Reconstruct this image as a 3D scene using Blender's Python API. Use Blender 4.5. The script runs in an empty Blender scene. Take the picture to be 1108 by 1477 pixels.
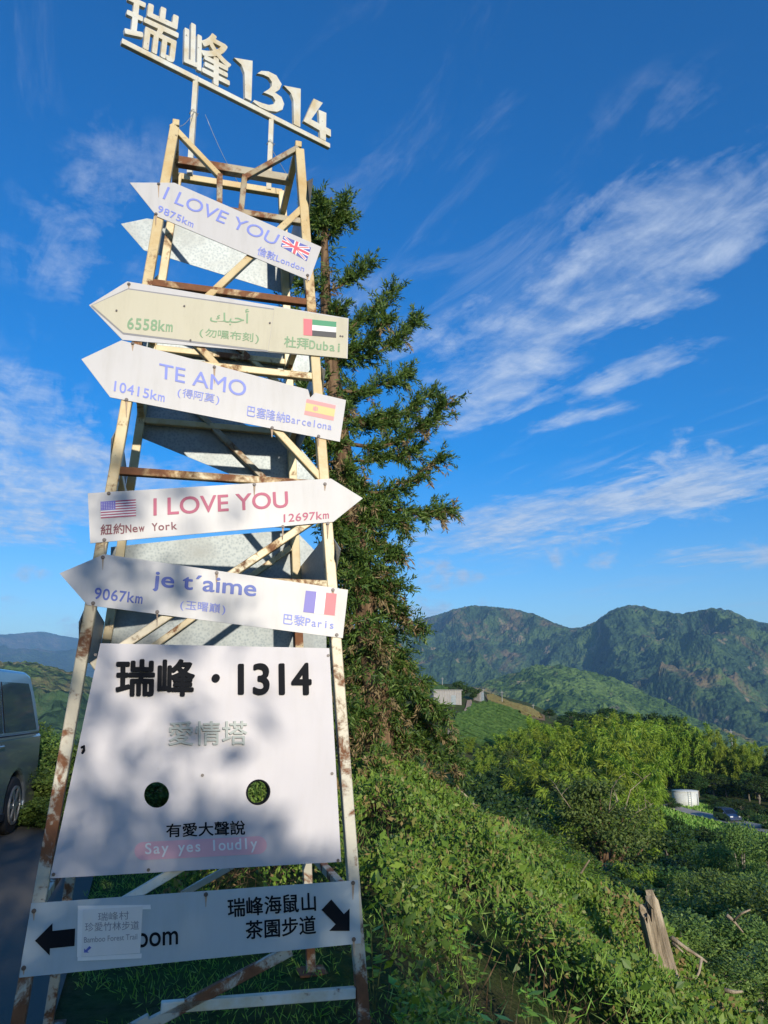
import bpy, bmesh, math, random
import numpy as np
from mathutils import Vector, Matrix
S = bpy.context.scene
COL = S.collection
R = math.radians
# ------------------------------------------------------------------ camera
CAMZ, PITCH, F = 1.6, 13.5, 1140.0
cam = bpy.data.objects.new('camera', bpy.data.cameras.new('camera'))
COL.objects.link(cam)
cam.location = (0, 0, CAMZ)
cam.rotation_euler = (R(90 + PITCH), 0, 0)
cam.data.sensor_fit = 'VERTICAL'
cam.data.sensor_height = 36
cam.data.lens = F / 1477 * 36
cam.data.clip_start = 0.05
cam.data.clip_end = 60000
S.camera = cam
# ------------------------------------------------------------------ sun, sky, exposure
SUN_AZ, SUN_EL = 160.0, 15.0
sl = bpy.data.lights.new('sun', 'SUN')
sl.energy = 4.2
sl.angle = R(0.53)
sl.color = (1.0, 0.91, 0.76)
sun = bpy.data.objects.new('sun', sl)
COL.objects.link(sun)
to_sun = Vector((math.sin(R(SUN_AZ)) * math.cos(R(SUN_EL)), math.cos(R(SUN_AZ)) * math.cos(R(SUN_EL)), math.sin(R(SUN_EL))))
sun.rotation_euler = to_sun.to_track_quat('Z', 'Y').to_euler()
S.view_settings.view_transform = 'Standard'
S.view_settings.look = 'None'
S.view_settings.gamma = 1
S.view_settings.exposure = 0.52

CP, SP = math.cos(R(PITCH)), math.sin(R(PITCH))
def ray(px, py):                      # photo pixel -> direction in the place
    x, u = (px - 554) / F, -(py - 738.5) / F
    return Vector((x, CP - u * SP, SP + u * CP))
EYE = Vector((0, 0, CAMZ))
def hit(px, py, p0, n):               # where that sight line meets a plane
    d = ray(px, py)
    return EYE + d * ((p0 - EYE).dot(n) / d.dot(n))
def azr(px, py):
    d = ray(px, py)
    return math.degrees(math.atan2(d.x, d.y)), math.degrees(math.atan2(d.z, math.hypot(d.x, d.y)))
def at(az, r):
    return r * math.sin(R(az)), r * math.cos(R(az))

W = bpy.data.worlds.new('World')
S.world = W
W.use_nodes = True

class NT:                              # small node-graph helper
    def __init__(s, tree): s.t = tree; s.n = tree.nodes; s.l = tree.links
    def new(s, typ, ins=None, **kw):
        n = s.n.new(typ)
        for k, v in kw.items(): setattr(n, k, v)
        for k, v in (ins or {}).items():
            sock = n.inputs[k]
            if isinstance(v, bpy.types.NodeSocket): s.l.new(v, sock)
            elif hasattr(sock, 'default_value'):
                if hasattr(sock.default_value, '__len__') and not hasattr(v, '__len__'): v = (v,) * len(sock.default_value)
                if sock.type == 'RGBA' and len(v) == 3: v = (*v, 1)
                sock.default_value = v
        return n
    def math(s, op, a, b=0.0, clamp=False):
        n = s.new('ShaderNodeMath', {0: a, 1: b}, operation=op); n.use_clamp = clamp
        return n.outputs[0]
    def mix(s, f, a, b, blend='MIX'):
        n = s.new('ShaderNodeMix', data_type='RGBA', blend_type=blend)
        for sock, v in ((n.inputs[0], f), (n.inputs[6], a), (n.inputs[7], b)):
            if isinstance(v, bpy.types.NodeSocket): s.l.new(v, sock)
            elif sock.type == 'RGBA': sock.default_value = (*v, 1) if len(v) == 3 else v
            else: sock.default_value = v
        return n.outputs[2]
    def noise(s, scale, detail=4, rough=.55, vec=None, dist=0.0, out='Fac'):
        n = s.new('ShaderNodeTexNoise', {'Scale': scale, 'Detail': detail, 'Roughness': rough, 'Distortion': dist})
        if vec is not None: s.l.new(vec, n.inputs['Vector'])
        return n.outputs[out]
    def ramp(s, f, a, b, interp='SMOOTHSTEP'):
        n = s.new('ShaderNodeMapRange', {'Value': f, 'From Min': a, 'From Max': b}, interpolation_type=interp)
        return n.outputs[0]

def build_world():
    g = NT(W.node_tree); g.n.clear()
    sky = g.new('ShaderNodeTexSky', sky_type='NISHITA', sun_disc=False)
    sky.sun_elevation = R(SUN_EL); sky.sun_rotation = R(SUN_AZ); sky.altitude = 900
    sky.air_density = 1.0; sky.dust_density = 0.3; sky.ozone_density = 2.2
    hs = g.new('ShaderNodeHueSaturation', {'Hue': .512, 'Saturation': 1.52, 'Value': 1.0, 'Color': sky.outputs[0]})
    tc = g.new('ShaderNodeTexCoord')
    sep = g.new('ShaderNodeSeparateXYZ', {0: tc.outputs['Generated']})
    z = g.math('MAXIMUM', sep.outputs[2], 0.02)
    u = g.math('DIVIDE', sep.outputs[0], z); v = g.math('DIVIDE', sep.outputs[1], z)
    a = R(-25)
    s_ = g.math('ADD', g.math('MULTIPLY', u, math.sin(a)), g.math('MULTIPLY', v, math.cos(a)))     # along the streaks
    q_ = g.math('ADD', g.math('MULTIPLY', u, math.cos(a)), g.math('MULTIPLY', v, -math.sin(a)))    # across them
    def vec(ss, sq, oz=0.0):
        return g.new('ShaderNodeCombineXYZ', {0: g.math('MULTIPLY', q_, sq), 1: g.math('MULTIPLY', s_, ss), 2: oz}).outputs[0]
    fine = g.noise(1.0, 10, .66, vec(1.7, 6.5), .6)
    puff = g.noise(1.0, 9, .64, vec(6.0, 7.0, 7.3), .3)
    broad = g.noise(1.0, 3, .5, vec(.45, 1.1, 3.1))
    warp = g.noise(1.0, 6, .6, vec(1.3, 3.4, 11.7), .3)
    def sq(px, py):
        d = ray(px, py); uu, vv = d.x / d.z, d.y / d.z
        return uu * math.sin(a) + vv * math.cos(a), uu * math.cos(a) - vv * math.sin(a)
    def blob(px0, py0, px1, py1, wq, soft=.5):   # a bank of cloud from one point of the sky to another
        s0, q0 = sq(px0, py0); s1, q1 = sq(px1, py1)
        L = math.hypot(s1 - s0, q1 - q0); dx, dy = (s1 - s0) / L, (q1 - q0) / L
        sr = g.math('SUBTRACT', s_, s0); qr = g.math('SUBTRACT', q_, q0)
        al = g.math('ADD', g.math('MULTIPLY', sr, dx), g.math('MULTIPLY', qr, dy))
        ac = g.math('ABSOLUTE', g.math('ADD', g.math('MULTIPLY', g.math('SUBTRACT', warp, .5), wq * 2.4), g.math('SUBTRACT', g.math('MULTIPLY', qr, dx), g.math('MULTIPLY', sr, dy))))
        m = g.math('SUBTRACT', 1.0, g.ramp(ac, wq * .1, wq))
        e = min(.45 * L, soft)
        return g.math('MULTIPLY', m, g.math('MULTIPLY', g.ramp(al, -e * .4, e), g.math('SUBTRACT', 1.0, g.ramp(al, L - e, L + e * .4))))
    def add(x, y): return g.math('ADD', x, y)
    def mul(x, y): return g.math('MULTIPLY', x, y)
    m = mul(blob(585, 585, 1300, 165, .30), .66)
    m = add(m, mul(blob(590, 640, 850, 505, .20), .62))
    m = add(m, mul(blob(800, 590, 1060, 470, .14), .60))
    m = add(m, mul(blob(740, 630, 930, 575, .13), .5))
    m = add(m, mul(blob(590, 800, 960, 690, .85, 1.0), .9))
    m = add(m, mul(blob(900, 740, 1110, 640, .62, .6), .95))
    m = add(m, mul(blob(930, 800, 1180, 800, .6, .8), .7))
    m = add(m, mul(blob(640, 180, 760, 90, .12, .25), .16))
    m = add(m, mul(blob(820, 240, 1080, 60, .2), .16))
    m = add(m, mul(blob(470, 260, 640, 200, .2), .16))
    m = add(m, mul(blob(400, 470, 600, 420, .3), .34))
    m = add(m, mul(blob(120, 330, 240, 170, .2), .32))
    m = add(m, mul(blob(0, 420, 170, 300, .35), .3))
    m = add(m, mul(blob(-60, 600, 140, 560, .5, .5), .5))
    m = add(m, mul(blob(-80, 780, 190, 640, 1.1, .8), .78))
    m = add(m, mul(blob(60, 660, 150, 640, .4, .3), .6))
    cl = g.ramp(add(add(m, mul(g.math('SUBTRACT', fine, .5), 1.5)), mul(g.math('SUBTRACT', puff, .5), 1.5)), .14, 1.15, 'LINEAR')
    cl = mul(cl, g.ramp(m, .02, .30))
    thin = mul(g.ramp(add(fine, mul(g.math('SUBTRACT', broad, .5), 1.0)), .54, .95), .36)
    cov = g.math('MAXIMUM', cl, thin)
    # small low cumulus close to the ridges, in direction space
    az = g.new('ShaderNodeMath', {0: sep.outputs[0], 1: sep.outputs[1]}, operation='ARCTAN2').outputs[0]
    el = g.math('ARCSINE', sep.outputs[2])
    cv = g.new('ShaderNodeCombineXYZ', {0: mul(az, 26.0), 1: mul(el, 40.0), 2: 0.0}).outputs[0]
    cn = g.noise(1.0, 9, .6, cv, .3)
    def puffc(px, py, w, h, k):
        aa, ee = azr(px, py)
        dx = g.math('DIVIDE', g.math('SUBTRACT', az, R(aa)), R(w)); dy = g.math('DIVIDE', g.math('SUBTRACT', el, R(ee)), R(h))
        rr = add(mul(dx, dx), mul(dy, dy))
        return mul(g.math('SUBTRACT', 1.0, g.ramp(rr, .0, 1.0)), k)
    c = puffc(628, 826, 2.2, 2.0, 1.2)
    for args in ((672, 834, 2.2, 1.3, .9), (600, 885, 4.2, 1.8, 1.1), (820, 790, 6, 2.6, .75), (1000, 690, 5, 4.5, .8), (720, 770, 6, 2.2, .7), (60, 690, 5, 4.5, .75), (120, 640, 3, 2.6, .9), (20, 740, 4, 3, .7), (700, 862, 1.5, .8, .5), (20, 866, 1.6, .7, .8), (40, 826, 2.4, 1.0, .8), (108, 905, 1.5, 1.8, .8), (1100, 800, 3, 2.0, .7), (420, 900, 4, 1.5, .8), (250, 880, 4, 1.5, .7)):
        c = g.math('MAXIMUM', c, puffc(*args))
    cum = mul(g.ramp(add(c, mul(g.math('SUBTRACT', cn, .5), 3.4)), .45, 1.5), mul(g.ramp(c, .02, .3), .85))
    cov = g.math('MAXIMUM', cov, cum)
    shade = g.mix(g.ramp(add(mul(puff, .6), mul(fine, .4)), .35, .65), (2.4, 3.0, 4.1), (3.7, 4.2, 5.0))
    bl = g.mix(g.math('MULTIPLY', cov, .86), hs.outputs[0], shade)
    bg = g.new('ShaderNodeBackground', {'Color': bl, 'Strength': 0.132})
    out = g.new('ShaderNodeOutputWorld', {0: bg.outputs[0]})
build_world()

# ------------------------------------------------------------------ helpers
rng = np.random.default_rng(7)
random.seed(7)
def put(o, parent=None):
    COL.objects.link(o)
    if parent is not None: o.parent = parent
    return o
def tag(o, label=None, cat=None, group=None, kind=None):
    if label: o['label'] = label
    if cat: o['category'] = cat
    if group: o['group'] = group
    if kind: o['kind'] = kind
    return o
def empty(name, loc=(0, 0, 0), rz=0, label=None, cat=None, group=None):
    o = put(bpy.data.objects.new(name, None)); o.location = loc; o.rotation_euler = (0, 0, rz); o.empty_display_size = .1
    return tag(o, label, cat, group)
def mesh_np(name, V, Fq, mats, parent=None, midx=None, smooth=False):
    """V (n,3), Fq (m,k) faces of equal size k"""
    V = np.asarray(V, np.float32); Fq = np.asarray(Fq, np.int32)
    me = bpy.data.meshes.new(name); m, k = Fq.shape
    me.vertices.add(len(V)); me.vertices.foreach_set('co', V.ravel())
    me.loops.add(m * k); me.loops.foreach_set('vertex_index', Fq.ravel())
    me.polygons.add(m); me.polygons.foreach_set('loop_start', np.arange(0, m * k, k, dtype=np.int32))
    try: me.polygons.foreach_set('loop_total', np.full(m, k, np.int32))
    except Exception: pass
    for mm in (mats if isinstance(mats, (list, tuple)) else [mats]): me.materials.append(mm)
    if midx is not None: me.polygons.foreach_set('material_index', np.asarray(midx, np.int32))
    me.polygons.foreach_set('use_smooth', np.full(m, smooth, bool))
    me.update(calc_edges=True); me.validate()
    return put(bpy.data.objects.new(name, me), parent)
class MB:                              # collects shapes for ONE mesh object
    def __init__(s): s.b = bmesh.new()
    def prism(s, pts, n, t0, t1, mi=0):       # polygon (points in space) thickened along n
        n = Vector(n); k = len(pts)
        a = [s.b.verts.new(Vector(p) + n * t0) for p in pts]; c = [s.b.verts.new(Vector(p) + n * t1) for p in pts]
        fs = [s.b.faces.new(c), s.b.faces.new(a[::-1])] + [s.b.faces.new((a[i], a[(i + 1) % k], c[(i + 1) % k], c[i])) for i in range(k)]
        for f in fs: f.material_index = mi
    def bar(s, p, q, w, h, up=(0, 0, 1), ext=0.0, mi=0):   # square tube from p to q
        p, q, up = Vector(p), Vector(q), Vector(up); d = (q - p).normalized(); p = p - d * ext; q = q + d * ext
        x = d.cross(up).normalized(); y = x.cross(d).normalized()
        c = [x * (w / 2 * i) + y * (h / 2 * j) for i, j in ((-1, -1), (1, -1), (1, 1), (-1, 1))]
        a = [s.b.verts.new(p + k) for k in c]; b = [s.b.verts.new(q + k) for k in c]
        fs = [s.b.faces.new(a[::-1]), s.b.faces.new(b)] + [s.b.faces.new((a[i], a[(i + 1) % 4], b[(i + 1) % 4], b[i])) for i in range(4)]
        for f in fs: f.material_index = mi
    def box(s, c, sz, mi=0, M=None):
        r = bmesh.ops.create_cube(s.b, size=1)
        for v in r['verts']:
            v.co = Vector((v.co.x * sz[0], v.co.y * sz[1], v.co.z * sz[2])) + Vector(c)
            if M: v.co = M @ v.co
        for f in {f for v in r['verts'] for f in v.link_faces}: f.material_index = mi
    def tube(s, P, rad, sides=8, cap=True, mi=0):
        P = [Vector(p) for p in P]; rings = []; prev = None
        for i, p in enumerate(P):
            d = (P[min(i + 1, len(P) - 1)] - P[max(i - 1, 0)]).normalized()
            x = d.cross(Vector((0, 0, 1)) if abs(d.z) < .95 else Vector((1, 0, 0))).normalized() if prev is None else (prev - d * prev.dot(d)).normalized()
            prev = x; y = d.cross(x); r = rad[i] if hasattr(rad, '__len__') else rad
            rings.append([s.b.verts.new(p + (x * math.cos(t) + y * math.sin(t)) * r) for t in [2 * math.pi * k / sides for k in range(sides)]])
        for A, B in zip(rings, rings[1:]):
            for k in range(sides):
                f = s.b.faces.new((A[k], A[(k + 1) % sides], B[(k + 1) % sides], B[k])); f.smooth = True; f.material_index = mi
        if cap:
            for f in (s.b.faces.new(rings[0][::-1]), s.b.faces.new(rings[-1])): f.material_index = mi
    def disc(s, c, n, r, t, seg=14, mi=0):
        n = Vector(n).normalized(); x = n.orthogonal().normalized(); y = n.cross(x)
        s.prism([Vector(c) + (x * math.cos(a) + y * math.sin(a)) * r for a in [2 * math.pi * k / seg for k in range(seg)]], n, 0, t, mi)
    def build(s, name, mats, parent=None, bevel=0, smooth=False):
        me = bpy.data.meshes.new(name); bmesh.ops.recalc_face_normals(s.b, faces=s.b.faces); s.b.to_mesh(me); s.b.free()
        for m in (mats if isinstance(mats, (list, tuple)) else [mats]): me.materials.append(m)
        o = put(bpy.data.objects.new(name, me), parent)
        if bevel:
            b = o.modifiers.new('bevel', 'BEVEL'); b.width = bevel; b.segments = 2; b.limit_method = 'ANGLE'; b.angle_limit = R(40)
        return o
def copy_tree(o, parent=None):
    c = o.copy(); COL.objects.link(c)
    if parent is not None: c.parent = parent
    for ch in o.children: copy_tree(ch, c)
    return c
# numpy value noise
def _h(ix, iy, s):
    n = (ix * 374761393 + iy * 668265263 + s * 974711) & 0x7fffffff
    n = ((n ^ (n >> 13)) * 1274126177) & 0x7fffffff
    return ((n ^ (n >> 16)) & 0xffff) / 65535.0
def vnoise(x, y, s=0):
    x = np.asarray(x, float); y = np.asarray(y, float)
    ix = np.floor(x).astype(np.int64); iy = np.floor(y).astype(np.int64); fx = x - ix; fy = y - iy
    fx = fx * fx * fx * (fx * (fx * 6 - 15) + 10); fy = fy * fy * fy * (fy * (fy * 6 - 15) + 10)
    a, b, c, d = _h(ix, iy, s), _h(ix + 1, iy, s), _h(ix, iy + 1, s), _h(ix + 1, iy + 1, s)
    return (a + (b - a) * fx) * (1 - fy) + (c + (d - c) * fx) * fy
def fbm(x, y, o=4, s=0, ridged=False):
    t = 0; amp = 1; n = 0
    for k in range(o):
        v = vnoise(x * 2 ** k + 17.3 * k, y * 2 ** k - 9.1 * k, s + k)
        if ridged: v = 1 - abs(2 * v - 1)
        t = t + v * amp; n += amp; amp *= .5
    return t / n

# ------------------------------------------------------------------ materials
def mat(name, col=(.5, .5, .5), rough=.6, metal=0, spec=.5):
    m = bpy.data.materials.new(name); m.use_nodes = True; g = NT(m.node_tree); b = g.n['Principled BSDF']
    b.inputs['Base Color'].default_value = (*col, 1); b.inputs['Roughness'].default_value = rough; b.inputs['Metallic'].default_value = metal
    b.inputs['Specular IOR Level'].default_value = spec
    return m, g, b
def plain(name, col, rough=.6, metal=0, var=.12, scale=6, bump=0.0):
    m, g, b = mat(name, col, rough, metal)
    tc = g.new('ShaderNodeTexCoord')
    n = g.noise(scale, 6, .6, tc.outputs['Object'])
    g.l.new(g.mix(n, tuple(c * (1 - var) for c in col), tuple(min(1, c * (1 + var)) for c in col)), b.inputs['Base Color'])
    if bump:
        bp = g.new('ShaderNodeBump', {'Strength': bump, 'Distance': .01, 'Height': g.noise(scale * 4, 6, .6, tc.outputs['Object'])}); g.l.new(bp.outputs[0], b.inputs['Normal'])
    return m
def leafmat(name, cols, trans=.35, rough=.55, rnd=.4, spec=.35):
    """cols: list of leaf colours, one chosen per leaf"""
    m, g, b = mat(name, cols[0], rough, 0, spec)
    geo = g.new('ShaderNodeNewGeometry'); oi = g.new('ShaderNodeObjectInfo')
    cr = g.new('ShaderNodeValToRGB'); e = cr.color_ramp.elements
    while len(e) < len(cols): e.new(.5)
    for i, c in enumerate(cols): e[i].position = i / max(1, len(cols) - 1); e[i].color = (*c, 1)
    g.l.new(geo.outputs['Random Per Island'], cr.inputs[0])
    v = g.math('ADD', 1 - rnd / 2, g.math('MULTIPLY', oi.outputs['Random'], rnd))
    hs = g.new('ShaderNodeHueSaturation', {'Value': v, 'Hue': g.math('ADD', .485, g.math('MULTIPLY', oi.outputs['Random'], .03)), 'Color': cr.outputs[0]})
    g.l.new(hs.outputs[0], b.inputs['Base Color'])
    tr = g.new('ShaderNodeBsdfTranslucent', {'Color': g.mix(1.0, hs.outputs[0], (1.25, 1.3, .6), 'MULTIPLY')})
    mx = g.new('ShaderNodeMixShader', {0: trans, 1: b.outputs[0], 2: tr.outputs[0]})
    g.l.new(mx.outputs[0], g.n['Material Output'].inputs[0])
    return m
def rusty(name, paint, rust_lo=.60, rust_hi=.70, scale=9, rough=.5, low_shade_paint=None):
    m, g, b = mat(name, paint, rough)
    tc = g.new('ShaderNodeTexCoord'); P = tc.outputs['Object']
    n1 = g.noise(scale, 8, .7, P, .4); n2 = g.noise(1.6, 3, .5, P); n3 = g.noise(60, 4, .6, P)
    sz = g.new('ShaderNodeSeparateXYZ', {0: P}); low = g.math('MULTIPLY', g.math('SUBTRACT', 1.0, g.ramp(sz.outputs[2], .2, 2.6, 'LINEAR')), .10)   # rust gains towards the foot
    f = g.ramp(g.math('ADD', low, g.math('ADD', g.math('MULTIPLY', n1, .62), g.math('MULTIPLY', n2, .45))), rust_lo, rust_hi)
    rust = g.mix(g.noise(28, 6, .7, P), (.075, .030, .015), (.31, .13, .055))
    stain = g.mix(g.ramp(g.noise(5, 6, .65, P), .35, .75), paint, tuple(c * k for c, k in zip(paint, (.82, .66, .42))))
    if low_shade_paint: stain = g.mix(g.ramp(g.math('ADD', sz.outputs[2], g.math('MULTIPLY', n2, .9)), 1.4, 3.2), low_shade_paint, stain)   # grey-white paint on the lower half, with shade put into its tone
    chip = g.ramp(g.noise(34, 6, .7, P), .64, .70)
    stain = g.mix(g.math('MULTIPLY', chip, .8), stain, (.12, .085, .055))
    g.l.new(g.mix(f, stain, rust), b.inputs['Base Color'])
    g.l.new(g.math('ADD', .38, g.math('MULTIPLY', f, .5)), b.inputs['Roughness'])
    bp = g.new('ShaderNodeBump', {'Strength': .5, 'Distance': .002, 'Height': g.math('ADD', g.math('MULTIPLY', f, -.6), g.math('MULTIPLY', n3, .5))})
    g.l.new(bp.outputs[0], b.inputs['Normal'])
    return m
def panel(name, col, rough=.35, dirt=.10):
    m, g, b = mat(name, col, rough)
    tc = g.new('ShaderNodeTexCoord'); P = tc.outputs['Object']
    mp = g.new('ShaderNodeMapping', {'Vector': P, 'Scale': (7, 7, 1.1)})
    st = g.ramp(g.noise(2.2, 6, .65, mp.outputs[0]), .42, .8)
    sp = g.ramp(g.noise(46, 4, .6, P), .70, .78)
    c = g.mix(g.math('MULTIPLY', st, dirt * 1.8), col, tuple(x * k for x, k in zip(col, (.72, .70, .62))))
    c = g.mix(g.math('MULTIPLY', sp, .18), c, (.3, .28, .24))
    g.l.new(c, b.inputs['Base Color'])
    g.l.new(g.math('ADD', rough - .05, g.math('MULTIPLY', g.noise(3, 5, .6, P), .2)), b.inputs['Roughness'])
    bp = g.new('ShaderNodeBump', {'Strength': .12, 'Distance': .01, 'Height': g.noise(2.4, 3, .5, P)}); g.l.new(bp.outputs[0], b.inputs['Normal'])
    return m
M = {}
M['tower'] = rusty('painted_steel', (.64, .52, .29), .585, .66, low_shade_paint=(.47, .45, .37))
M['tower_dark'] = rusty('shaded_weathered_steel', (.40, .36, .26), .50, .60)  # rustier, darker frame paint; the shade on the bars is put into the colour
M['white_steel'] = rusty('white_steel', (.70, .70, .63), .72, .80)
M['white'] = panel('white_panel', (.53, .52, .52), .38, .2)
M['board'] = panel('board_panel', (.52, .50, .53), .42, .12)
M['cream'] = panel('cream_panel', (.53, .495, .37), .45, .2)
M['aqua'] = panel('pale_blue_panel', (.42, .49, .52), .42, .14)
def galv():
    m, g, b = mat('galvanised', (.42, .47, .49), .5, .25)
    tc = g.new('ShaderNodeTexCoord'); v = g.new('ShaderNodeTexVoronoi', {'Vector': tc.outputs['Object'], 'Scale': 70.0})
    c = g.mix(g.ramp(v.outputs['Distance'], 0, .8), (.24, .28, .30), (.36, .40, .41))
    g.l.new(g.mix(g.ramp(g.noise(4, 5, .6, tc.outputs['Object']), .4, .75), c, (.25, .27, .27)), b.inputs['Base Color'])
    return m
M['galv'] = galv()
M['ink_blue'] = plain('periwinkle_print', (.20, .25, .66), .5)
M['ink_dkblue'] = plain('blue_print', (.07, .12, .45), .5)
M['ink_red'] = plain('maroon_print', (.42, .06, .14), .5)
M['ink_dkred'] = plain('dark_maroon_print', (.16, .02, .045), .5)
M['ink_green'] = plain('faded_green_print', (.20, .34, .19), .5)
M['ink_black'] = plain('black_print', (.007, .008, .011), .8)
M['ink_black'].node_tree.nodes['Principled BSDF'].inputs['Specular IOR Level'].default_value = .2
M['ink_grey'] = plain('grey_print', (.25, .25, .27), .6)
M['mint'] = plain('pale_mint_letter', (.34, .38, .36), .5)
M['pink'] = plain('faded_pink', (.72, .40, .46), .5)
M['paper'] = plain('laminated_paper', (.74, .73, .70), .25)
M['tape'] = plain('clear_tape', (.80, .80, .78), .2)
M['bolt'] = plain('steel_bolt', (.10, .09, .09), .5, .6)
M['fl_red'] = plain('flag_red', (.66, .10, .13), .5)
M['fl_pink'] = plain('faded_flag_red', (.80, .16, .19), .5)
M['fl_blue'] = plain('flag_blue', (.10, .12, .42), .5)
M['fl_violet'] = plain('faded_flag_blue', (.17, .15, .52), .5)
M['fl_white'] = plain('flag_white', (.80, .79, .78), .5)
M['fl_green'] = plain('flag_green', (.05, .28, .14), .5)
M['fl_black'] = plain('flag_black', (.05, .05, .055), .5)
M['fl_yellow'] = plain('flag_yellow', (.85, .55, .22), .5)
M['fl_srd'] = plain('flag_rose', (.78, .30, .30), .5)
M['rust_run'] = plain('rust_run', (.40, .29, .20), .7, 0, .25, 40)
M['wire'] = plain('thin_wire', (.45, .45, .42), .4, .6)
def bark(name, a, b_, scale=14, bump=.8, stretch=.18):
    m, g, b = mat(name, a, .9, 0, .2)
    tc = g.new('ShaderNodeTexCoord'); mp = g.new('ShaderNodeMapping', {'Vector': tc.outputs['Object'], 'Scale': (1, 1, stretch)})
    n = g.noise(scale, 8, .7, mp.outputs[0], .3)
    g.l.new(g.mix(g.ramp(n, .3, .7), a, b_), b.inputs['Base Color'])
    bp = g.new('ShaderNodeBump', {'Strength': bump, 'Distance': .03, 'Height': n}); g.l.new(bp.outputs[0], b.inputs['Normal'])
    return m
M['bark'] = bark('brown_bark', (.07, .042, .025), (.26, .17, .10))
M['bark_grey'] = bark('grey_bark', (.10, .085, .07), (.36, .31, .25))
M['deadwood'] = bark('bleached_wood', (.15, .11, .07), (.52, .43, .31), 10)

# ------------------------------------------------------------------ ground
EDGE_AZ = [-180, -90, -60, -35, -25, -15, -8, 0, 8, 14, 21, 30, 45, 60, 90, 120, 180]
EDGE_R = [120, 90, 30, 18, 16, 13, 11, 10.5, 9.5, 8.4, 7.0, 5.8, 5.4, 6, 9, 90, 120]
T_R = np.array([25, 50, 80, 110, 140, 190, 230, 300, 450, 700, 1500.])
T_AZ = np.array([-60, -30, -15, -5, 0, 5, 10, 15, 20, 25, 30, 60.])
T_Z = np.array([[-1, -4, -8, -10, -13, -18, -25, -40, -70, -110, -200],
    [-1, -4, -8, -10, -13, -18, -25, -40, -70, -110, -200], [-1.5, -5, -7, -9, -11, -15, -20, -35, -60, -100, -200],
    [-3, -7, -8, -7, -4, 2, 4, -2, -40, -90, -200], [-4, -9, -10, -8, -3, 4, 7, 0, -40, -90, -200],
    [-5, -10, -11, -9, -4, 3, 7, 0, -40, -90, -200], [-5, -10, -12, -11, -6.5, -.4, 1.8, -6, -45, -95, -200],
    [-5, -10, -13, -13, -11, -8, -8, -17, -50, -100, -200], [-5, -10, -13, -13.5, -12.5, -12.5, -15, -26, -60, -110, -200],
    [-5, -10, -12.5, -12.8, -13.5, -16, -20, -32, -70, -120, -200], [-5, -9.5, -12.2, -12.8, -14, -20, -25, -38, -80, -130, -200],
    [-5, -9.5, -12.2, -12.8, -14, -20, -25, -38, -80, -130, -200.]])
def sstep(x, a, b):
    t = np.clip((x - a) / (b - a), 0, 1); return t * t * (3 - 2 * t)
def near_z(x, y):
    wr = sstep(x, -1.6, .1)
    return wr * .04 * np.clip(y, 0, 9) - .36 * np.clip(x - .1, 0, 5) - .06 * np.clip(x, 0, 4) ** 2
def ground_z(x, y):
    x = np.asarray(x, float); y = np.asarray(y, float)
    r = np.hypot(x, y); az = np.degrees(np.arctan2(x, y)); ed = np.interp(az, EDGE_AZ, EDGE_R)
    k = np.clip(np.searchsorted(T_AZ, az) - 1, 0, len(T_AZ) - 2); ta = np.clip((az - T_AZ[k]) / (T_AZ[k + 1] - T_AZ[k]), 0, 1)
    j = np.clip(np.searchsorted(T_R, r) - 1, 0, len(T_R) - 2); tr = np.clip((r - T_R[j]) / (T_R[j + 1] - T_R[j]), 0, 1)
    far = (T_Z[k, j] * (1 - ta) + T_Z[k + 1, j] * ta) * (1 - tr) + (T_Z[k, j + 1] * (1 - ta) + T_Z[k + 1, j + 1] * ta) * tr
    far = far + (fbm(x / 30, y / 30, 1, 3) - .5) * 1.6 * sstep(r, 20, 60)
    w = sstep(r, ed, np.maximum(ed * 1.25, 24.0))
    behind = sstep(np.abs(az), 75, 110)
    near = near_z(x, y)
    return (near * (1 - w) + far * w) * (1 - behind) + near * behind
def gz(x, y): return float(ground_z(x, y))
def build_ground():
    az = np.concatenate([np.linspace(-180, -46, 46, endpoint=False), np.linspace(-46, 46, 230, endpoint=False), np.linspace(46, 180, 46)])
    r = np.concatenate([[0.02], np.geomspace(.5, 1400, 260)])
    A, Rr = np.meshgrid(np.radians(az), r, indexing='ij'); x = Rr * np.sin(A); y = Rr * np.cos(A)
    z = ground_z(x, y)
    n, m = x.shape; V = np.stack([x, y, z], -1).reshape(-1, 3)
    i, j = np.meshgrid(np.arange(n - 1), np.arange(m - 1), indexing='ij'); a = (i * m + j).ravel()
    Fq = np.stack([a, a + 1, a + m + 1, a + m], -1)
    mt, g, b = mat('soil_and_grass', (.05, .06, .02), .95, 0, .1)
    tc = g.new('ShaderNodeTexCoord'); P = tc.outputs['Object']
    c = g.mix(g.ramp(g.noise(.6, 6, .6, P), .4, .62), (.060, .105, .022), (.085, .075, .035))
    c = g.mix(g.ramp(g.noise(9, 6, .7, P), .45, .7), c, (.03, .045, .012))
    g.l.new(c, b.inputs['Base Color'])
    bp = g.new('ShaderNodeBump', {'Strength': .8, 'Distance': .05, 'Height': g.noise(14, 6, .7, P)}); g.l.new(bp.outputs[0], b.inputs['Normal'])
    tag(mesh_np('ground', V, Fq[:, ::-1], mt, smooth=True), kind='structure')
build_ground()

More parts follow.
